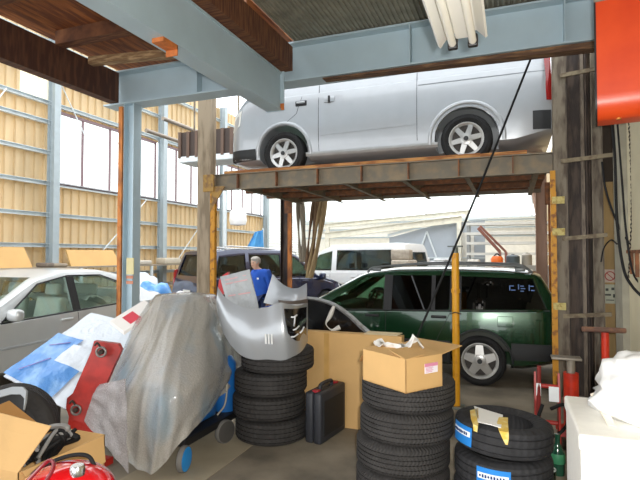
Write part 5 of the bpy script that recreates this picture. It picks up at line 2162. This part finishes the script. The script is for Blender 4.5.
for i in range(6):
    mb = MB()
    x = -9.18 + .02 * i
    mb.cyl((x - .45 + .05 * i, 7.8 + .1 * i, .775), (x - .45 + .05 * i, 12.6 + .1 * i, .775), .022, 8)
    one('steel_pipe', mb, pale_steel, 'long steel pipe lying on the lower board of the long shelf', 'pipe', 'pipes on the lower shelf board')

# overhead pipes and the slatted unit hung from them
mb = MB()
for u, z in ((-6.3, 4.25), (-6.7, 4.05)):
    mb.cyl((u, 7.9, z), (u, 14.5, z), .04, 10)
ph = one('overhead_pipes', mb, M('brown_grey_pipe', '8E8478', 0.5, metal=0.3), 'pair of grey overhead pipes running back above the dark blue car', 'pipes', smooth=50)
uc = at(213, 147, 9.6)
un = thing('slatted_unit', 'brown slatted steel unit hanging high behind the left lift post', 'fan unit', (uc.x, uc.y, uc.z - .28))
mb = MB()
mb.box((0, 0, .30), (1.15, .5, .5))
part('case', mb, M('dark_brown_case', '3C302A', 0.7), un)
for i in range(7):
    mb = MB()
    mb.box((-.57 + 1.14 * i / 6, -.265, .30), (.06, .04, .5))
    part('slat', mb, M('brown_slat', '5E4A3E', 0.7), un)
mb = MB()
mb.box((0, 0, .02), (1.2, .55, .12), bevel=.02)
part('tray', mb, white_steel, un)
for x in (-.5, .5):
    mb = MB()
    mb.cyl((x, .1, .5), (x, .1, 1.6), .02, 8)
    part('hanger', mb, pale_steel, un)

# thin grey mast and its round lamp
q = at(225, 222, 13.5)
ms = thing('yard_lamp', 'white rounded lamp shade hanging beyond the left lift post', 'lamp', (at(238, 220, 13.0).x, at(238, 220, 13.0).y, at(238, 226, 13.0).z))
mb = MB()
mb.lathe([(0, 0), (.20, .03), (.23, .14), (.21, .36), (.12, .46), (.03, .5), (0, .5)], (0, 0, 0), None, 24, closed=False)
part('shade', mb, M('white_shade', 'F2F2F0', 0.5, var=0.02), ms, smooth=60)
mb = MB()
mb.cyl((0, 0, .5), (0, 0, 2.6), .012, 6)
part('cord', mb, dark_steel, ms)
p = at(224, 290, 15.5)
mb = MB()
mb.cyl((p.x, p.y, 0), (p.x, p.y, 5.2), .055, 12)
one('steel_mast', mb, white_steel, 'slim pale steel mast standing just right of the left lift post', 'mast', smooth=50)

# blue and white bundles on the floor beside the dark blue car
for i, (px, py, D, w, h, m_, lab) in enumerate((
        (153, 290, 9.7, .50, 1.05, M('blue_bag', '4E8ED0', 0.5, col2='8ABBE4', scale=6), 'light blue plastic bundle heaped beside the blue-grey column'),
        (172, 290, 10.1, .55, .85, M('white_bundle', 'E8EAEC', 0.5, var=0.05, scale=6), 'white plastic bundle heaped in front of the dark blue car'),
        (140, 288, 12.0, .5, 1.2, M('pale_bundle', 'D4DCE4', 0.5, var=0.08, scale=6), 'pale wrapped bundle heaped highest behind the blue plastic bundle'))):
    p = at(px, py, D)
    mb = MB()
    mb.sphere((0, 0, 0), 1, 28)
    for v in mb.bm.verts:
        c_ = v.co.copy()
        k_ = 1 + .35 * noise.noise(c_ * 1.6 + V((i * 5, 0, 0))) + .15 * noise.noise(c_ * 4)
        v.co = V((p.x + c_.x * k_ * w, p.y + c_.y * k_ * w, max(0.0, (c_.z * k_ + .8) * h * .55)))
    one('plastic_bundle', mb, m_, lab, 'bundle', smooth=70)

# ------------------------------------------------------------------ clutter beyond the green wagon
def ground(px, D):
    p = at(px, 255, D)
    p.z = 0
    return p


p = ground(445, 17)
hs = thing('grey_cabin', 'grey sheet-metal cabin with sloping top beyond the green wagon', 'cabin', tuple(p), R(3))
mb = MB()
mb.extrude([V((-1.9, 0, .9)), V((1.3, 0, .9)), V((1.3, 0, 2.75)), V((-.2, 0, 2.65)), V((-1.9, 0, 2.2))], (0, 1.2, 0))
part('shell', mb, M('blue_grey_sheet', 'A8B0B8', 0.5, var=0.06, scale=2), hs)
mb = MB()
for x in (-1.8, -.3, 1.2):
    for y in (.1, 1.1):
        mb.span((x - .05, y - .05, 0), (x + .05, y + .05, .9))
part('stand', mb, white_steel, hs)
mb = MB()
mb.bar((-1.95, -.06, 2.28), (-.2, -.06, 2.74), .05, .08)
mb.bar((-.2, -.06, 2.74), (1.4, -.06, 2.84), .05, .08)
part('top_rail', mb, white_steel, hs)
mb = MB()
mb.bar((-1.1, -.05, 1.0), (-.6, -.05, 2.4), .05)
mb.bar((-.1, -.05, 1.0), (-.6, -.05, 2.4), .05)
mb.bar((-1.9, -.05, 1.5), (1.3, -.05, 1.5), .04)
part('brace', mb, white_steel, hs)
mb = MB()
mb.span((.55, -.05, 1.15), (.95, 0, 2.35))
part('door', mb, M('pale_door', 'D6D4CC', 0.6), hs)

p = ground(511, 15.4)
rk = thing('storage_rack', 'white rack of long stacked profiles at the right of the yard', 'rack', tuple(p), 0)
for z in (1.0, 1.62, 1.95, 2.25, 2.55):
    mb = MB()
    mb.span((-1.3, -.25, z - .03), (1.6, .35, z + .05))
    part('shelf', mb, M('pale_grey_profile', 'D2D2CC', 0.5, var=0.05), rk)
for x in (-1.25, 1.55):
    for y in (-.2, .3):
        mb = MB()
        mb.span((x - .04, y - .04, 0), (x + .04, y + .04, 2.65))
        part('upright', mb, M('grey_rack_post', '8C9090', 0.5), rk)
p = ground(497, 13.5)
mb = MB()
mb.span((p.x - .5, p.y - .3, 0), (p.x + 1.35, p.y + .3, 1.32))
bt = one('work_bench', mb, M('grey_bench', '8E8C86', 0.7, var=0.1), 'grey bench cabinet behind the rear of the green wagon', 'bench')
q = at(497, 262, 13.3)
mb = MB()
mb.lathe([(0, 0), (.12, 0), (.15, .05), (.16, .17), (.12, .24), (0, .25)], (q.x, q.y + .1, 1.321), None, 20, closed=False)
o_ = thing('orange_machine', 'bright orange machine on the grey bench behind the wagon', 'machine', (q.x, q.y + .1, 1.321))
part('body', mb, M('orange_plastic', 'E06A20', 0.5, var=0.1), o_, smooth=50, world=True)
mb = MB()
mb.tube([(q.x - .09, q.y + .1, 1.55), (q.x, q.y + .1, 1.63), (q.x + .09, q.y + .1, 1.55)], .02, 6, smooth=5)
part('handle', mb, black_plastic, o_, smooth=50, world=True)
for i, (px, w, h, c_, lab) in enumerate(((513, .34, .30, '3E4A50', 'dark grey canister to the right of the orange machine'), (527, .26, .34, '8A8478', 'brown-grey canister at the right end of the grey bench'))):
    q = at(px, 262, 13.25)
    mb = MB()
    mb.lathe([(0, 0), (w / 2, 0), (w / 2, h * .8), (w * .3, h * .92), (w * .12, h * .95), (w * .12, h), (0, h)], (q.x, q.y + .1, 1.321), None, 20, closed=False)
    one('canister', mb, M('canister_%s' % 'ab'[i], c_, 0.5), lab, 'canister', smooth=50)
# red barrier arm
mb = MB()
mb.bar(at(478, 228, 15), at(500, 252, 15), .06, .08)
mb.bar(at(480, 226, 15.2), at(506, 252, 15.2), .05, .06)
mb.bar(at(500, 252, 15), V((at(500, 252, 15).x, at(500, 252, 15).y, 0)), .08, .08)
mb.bar(at(506, 252, 15.2), V((at(506, 252, 15.2).x, at(506, 252, 15.2).y, 0)), .08, .08)
one('hoist_arm', mb, M('brown_red_arm', '8A5A50', 0.5), 'slanting red-brown hoist arm in front of the storage rack', 'hoist')
# engines and white parts heaped beyond the wagon roof
for i, (px, D, w, z, c_, lab) in enumerate(((402, 12.4, .55, 1.75, 'A89E90', 'tall stack of dull engine parts just right of the white minivan'), (421, 16.2, .6, 1.52, 'E4E2DC', 'white car part heap beyond the front of the wagon roof'),
                                          (440, 16.0, .5, 1.48, 'D6D8D8', 'pale part heap in front of the grey cabin, left of the prop'), (476, 15.2, .45, 1.46, 'C8C4BA', 'cream part heap right of the yellow prop top'))):
    p = ground(px, D)
    mb = MB()
    r2 = random.Random(i)
    zz = 0
    while zz < z - .05:
        h = min(r2.uniform(.16, .3), z - zz)
        mb.box((p.x + r2.uniform(-.08, .08), p.y + r2.uniform(-.08, .08), zz + h / 2), (w * r2.uniform(.7, 1), w * r2.uniform(.6, .9), h), (0, 0, r2.uniform(-.4, .4)), bevel=.04)
        zz += h
    one('part_heap', mb, M('heap_%s' % 'abcd'[i], c_, 0.7, var=0.2, scale=12), lab, 'car parts', smooth=50)
# overhead rail across the yard
mb = MB()
a, b = at(325, 236, 18), at(462, 219, 16.6)
mb.ibeam(a, b, .22, .14)
for t in (.02, .98):
    p = a.lerp(b, t)
    mb.span((p.x - .07, p.y - .07, 0), (p.x + .07, p.y + .07, p.z - .1))
one('crane_rail', mb, M('cream_rail', 'D8D4C4', 0.6), 'long pale crane rail on posts crossing the yard above the white minivan', 'rail')
mb = MB()
a, b = at(325, 226, 20), at(470, 212, 18.5)
mb.ibeam(a, b, .16, .12)
for t in (.02, .98):
    p = a.lerp(b, t)
    mb.span((p.x - .06, p.y - .06, 0), (p.x + .06, p.y + .06, p.z - .07))
one('crane_rail', mb, MATS['cream_rail'], 'higher, farther pale crane rail crossing the yard below the end windows', 'rail')
# tan frame standing at the back right of the lift
mb = MB()
for px0, px1 in ((534, 541),):
    a, b = at(533, 192, 9.2), at(541, 215, 9.2)
mb.bar(V((at(542, 255, 9.3).x, at(542, 255, 9.3).y, 0)), at(541, 190, 9.3), .10, .08)
mb.bar(at(533, 190, 9.35), at(541, 232, 9.35), .07, .06)
one('timber_post', mb, M('pinkish_timber', 'B89A88', 0.8, var=0.12, scale=4, stretch=(5, 5, .6)), 'pinkish timber post standing at the right rear of the wagon', 'post')
# blue and white cloth hanging over the dark blue car
q0, q1, q2, q3 = at(255, 232, 14), at(263, 230, 14), at(264, 247, 14), at(247, 247, 14)
mb = MB()
rows = []
for i in range(8):
    t = i / 7
    rows.append([q0.lerp(q3, t).lerp(q1.lerp(q2, t), j / 7) + cf(0, .04 * math.sin(j * 1.6)) for j in range(8)])
mb.sheet(rows, .01)
fl_ = thing('pennant', 'blue pennant cloth on a pole above the dark blue car', 'flag', (at(264, 247, 14).x, at(264, 247, 14).y, 0))
part('cloth', mb, M('sky_blue_cloth', '58A4DC', 0.7, var=0.08), fl_, smooth=60, world=True)
mb = MB()
mb.cyl((at(264, 247, 14).x, at(264, 247, 14).y, 0), at(263, 228, 14), .02, 8)
part('pole', mb, white_steel, fl_, world=True)

# ------------------------------------------------------------------ the man in blue
pp = at(259, 300, 9.5)
px_, py_ = pp.x, pp.y
man = thing('person', 'grey-haired person in blue work jacket looking back beside the dark blue car', 'person', (px_, py_, 0), YAW + R(-38))
man.scale = (.95, .95, .95)
J = {}


def jn(n, x, y, z, r):
    J[n] = ((x, y, z), r)


# local: x to the viewer's right, -y towards the viewer
jn('pelvis', .06, .02, .92, (.15, .12))
jn('waist', .07, .0, 1.06, (.145, .115))
jn('chest', .06, -.02, 1.24, (.165, .125))
jn('collar', .03, -.04, 1.37, (.085, .075))
jn('neck', .0, -.06, 1.41, (.052, .055))
jn('jaw', -.015, -.10, 1.455, (.066, .074))
jn('brow', -.02, -.10, 1.53, (.084, .096))
jn('crown', -.02, -.08, 1.585, (.056, .066))
for s, n in ((-1, 'l'), (1, 'r')):
    jn('sh' + n, .05 + s * .17, -.02, 1.325, .062)
    jn('el' + n, .07 + s * .245, .02, 1.06, .045)
    jn('wr' + n, .07 + s * .27, -.05, .82, .030)
    jn('pa' + n, .07 + s * .27, -.07, .74, (.022, .036))
    jn('hip' + n, .06 + s * .09, .02, .84, .088)
    jn('kn' + n, .06 + s * .10, -.01, .47, .060)
    jn('an' + n, .06 + s * .10, .03, .09, .040)
    jn('to' + n, .06 + s * .11, -.12, .04, .036)
    for k in range(4):
        jn('f%d%s' % (k, n), .07 + s * .268, -.075 + (k - 1.5) * .019, .685, .0085)
        jn('g%d%s' % (k, n), .07 + s * .255, -.08 + (k - 1.5) * .019, .65 - (.010 if k in (1, 2) else 0), .0075)
    jn('t0' + n, .07 + s * .262, -.115, .735, .010)
    jn('t1' + n, .07 + s * .252, -.13, .70, .008)
E_ = [('pelvis', 'waist'), ('waist', 'chest'), ('chest', 'collar'), ('collar', 'neck'), ('neck', 'jaw'), ('jaw', 'brow'), ('brow', 'crown')]
for n in 'lr':
    E_ += [('chest', 'sh' + n), ('sh' + n, 'el' + n), ('el' + n, 'wr' + n), ('wr' + n, 'pa' + n), ('pelvis', 'hip' + n), ('hip' + n, 'kn' + n), ('kn' + n, 'an' + n), ('an' + n, 'to' + n), ('pa' + n, 't0' + n), ('t0' + n, 't1' + n)]
    for k in range(4):
        E_ += [('pa' + n, 'f%d%s' % (k, n)), ('f%d%s' % (k, n), 'g%d%s' % (k, n))]
me = skin(J, E_, 'pelvis', 2)
me.name = 'body'
# face: draw the nose forward, press the eye sockets in
hc = V((-.02, -.10, 1.515))
for v in me.vertices:
    d_ = v.co - hc
    if v.co.z > 1.42 and d_.y < -.03:
        nose = math.exp(-((d_.x) / .014) ** 2 - ((d_.z + .012) / .022) ** 2)
        eye = sum(math.exp(-((d_.x - e) / .016) ** 2 - ((d_.z - .012) / .012) ** 2) for e in (-.03, .03))
        v.co.y += -.026 * nose + .008 * eye
skin_mat = M('weathered_skin', 'DDB096', 0.6, var=0.05)
me.materials.append(skin_mat)
part('body', me, None, man)


def garment(name, keep, off, mat, wob=0.0):
    """cloth shell following the body where keep(p) holds"""
    bm = bmesh.new()
    bm.from_mesh(me)
    bm.normal_update()
    bad = [fc for fc in bm.faces if not keep(fc.calc_center_median())]
    bmesh.ops.delete(bm, geom=bad, context='FACES')
    nn = {v: v.normal.copy() for v in bm.verts}
    for v in bm.verts:
        v.co += nn[v] * (off + wob * noise.noise(v.co * 13))
    bmesh.ops.solidify(bm, geom=bm.faces[:], thickness=.006)
    m2 = bpy.data.meshes.new(name)
    bm.to_mesh(m2)
    bm.free()
    for p_ in m2.polygons:
        p_.use_smooth = True
    m2.materials.clear()
    m2.materials.append(mat)
    return part(name, m2, None, man)


arm = lambda p_: abs(p_.x - .065) > .20
jo = garment('jacket', lambda p_: (p_.z < 1.385 and p_.z > (.80 if arm(p_) else .84)), .022, M('blue_work_jacket', '1E56BC', 0.8, var=0.1, scale=10), .008)
garment('trousers', lambda p_: p_.z < .87 and p_.z > .07 and not arm(p_), .012, M('navy_trousers', '22305A', 0.85, var=0.1), .004)
mb = MB()
mb.tube([(.02 + .072 * math.cos(a), -.05 + .070 * math.sin(a), 1.385 + .01 * math.sin(a)) for a in [2 * PI * i / 20 for i in range(20)]], .018, 8, closed=True)
part('collar', mb, MATS['blue_work_jacket'], jo, smooth=60)
mb = MB()
mb.box((.13, -.165, 1.22), (.05, .006, .035))
part('badge', mb, label_white, jo)
tr = {k: ((v[0]), (v[1][0] + .012, v[1][1] + .012) if isinstance(v[1], tuple) else v[1] + .014) for k, v in J.items() if k[:2] in ('pe', 'hi', 'kn', 'an')}
me = skin(tr, [e for e in E_ if e[0] in tr and e[1] in tr], 'pelvis', 2)
me.name = 'trousers'
me.materials.append(M('navy_trousers', '22305A', 0.85, var=0.1))
part('trousers', me, None, man)
mb = MB()
mb.sphere((-.02, -.082, 1.565), 1, 24, (.098, .112, .092))
for v in list(mb.bm.verts):
    if v.co.z < 1.50 or (v.co.y < -.135 and v.co.z < 1.60):
        v.co = V((-.02, -.07, 1.53)) + (v.co - V((-.02, -.07, 1.53))) * .72
    else:
        v.co += (v.co - V((-.02, -.08, 1.54))).normalized() * .006 * noise.noise(v.co * 60)
part('hair', mb, M('grey_hair', 'B8B2AA', 0.8, var=0.15, scale=60), man, smooth=70)
for s in (-1, 1):
    mb = MB()
    mb.sphere((-.02 + s * .03, -.176, 1.527), .010, 12)
    part('eye', mb, M('eye_dark', '3A302C', 0.3), man, smooth=60)
    mb = MB()
    mb.sphere((-.02 + s * .085, -.09, 1.515), 1, 12, (.012, .020, .032))
    part('ear', mb, skin_mat, man, smooth=60)
    mb = MB()
    mb.box((-.02 + s * .03, -.182, 1.546), (.034, .008, .007), (0, s * .1, 0), bevel=.002)
    part('eyebrow', mb, MATS['grey_hair'], man)
    mb = MB()
    mb.sphere((.06 + s * .11, -.05, .05), 1, 16, (.055, .135, .05))
    part('shoe', mb, black_rubber, man, smooth=60)
mb = MB()
mb.box((-.02, -.172, 1.472), (.045, .008, .008), bevel=.003)
part('mouth', mb, M('lip', '9A5E52', 0.6), man)

# ------------------------------------------------------------------ light
w = bpy.data.worlds.new('sky')
scene.world = w
w.use_nodes = True
bg = w.node_tree.nodes['Background']
bg.inputs[0].default_value = (0.93, 0.965, 1.0, 1)
bg.inputs[1].default_value = 2.4
fl = bpy.data.lights.new('camera_flash', 'SPOT')
fl.energy = 300
fl.spot_size = R(110)
fl.spot_blend = 0.6
fl.shadow_soft_size = 0.03
fl.color = (1.0, 0.97, 0.92)
fo = bpy.data.objects.new('camera_flash', fl)
COL.objects.link(fo)
p = cf(.07, .0)
fo.location = (p.x, p.y, EYE + .05)
fo.rotation_euler = cam.rotation_euler
vs = scene.view_settings
vs.view_transform = 'Standard'
vs.look = 'None'
vs.gamma = 1.0
vs.use_curve_mapping = False
vs.exposure = 0.45
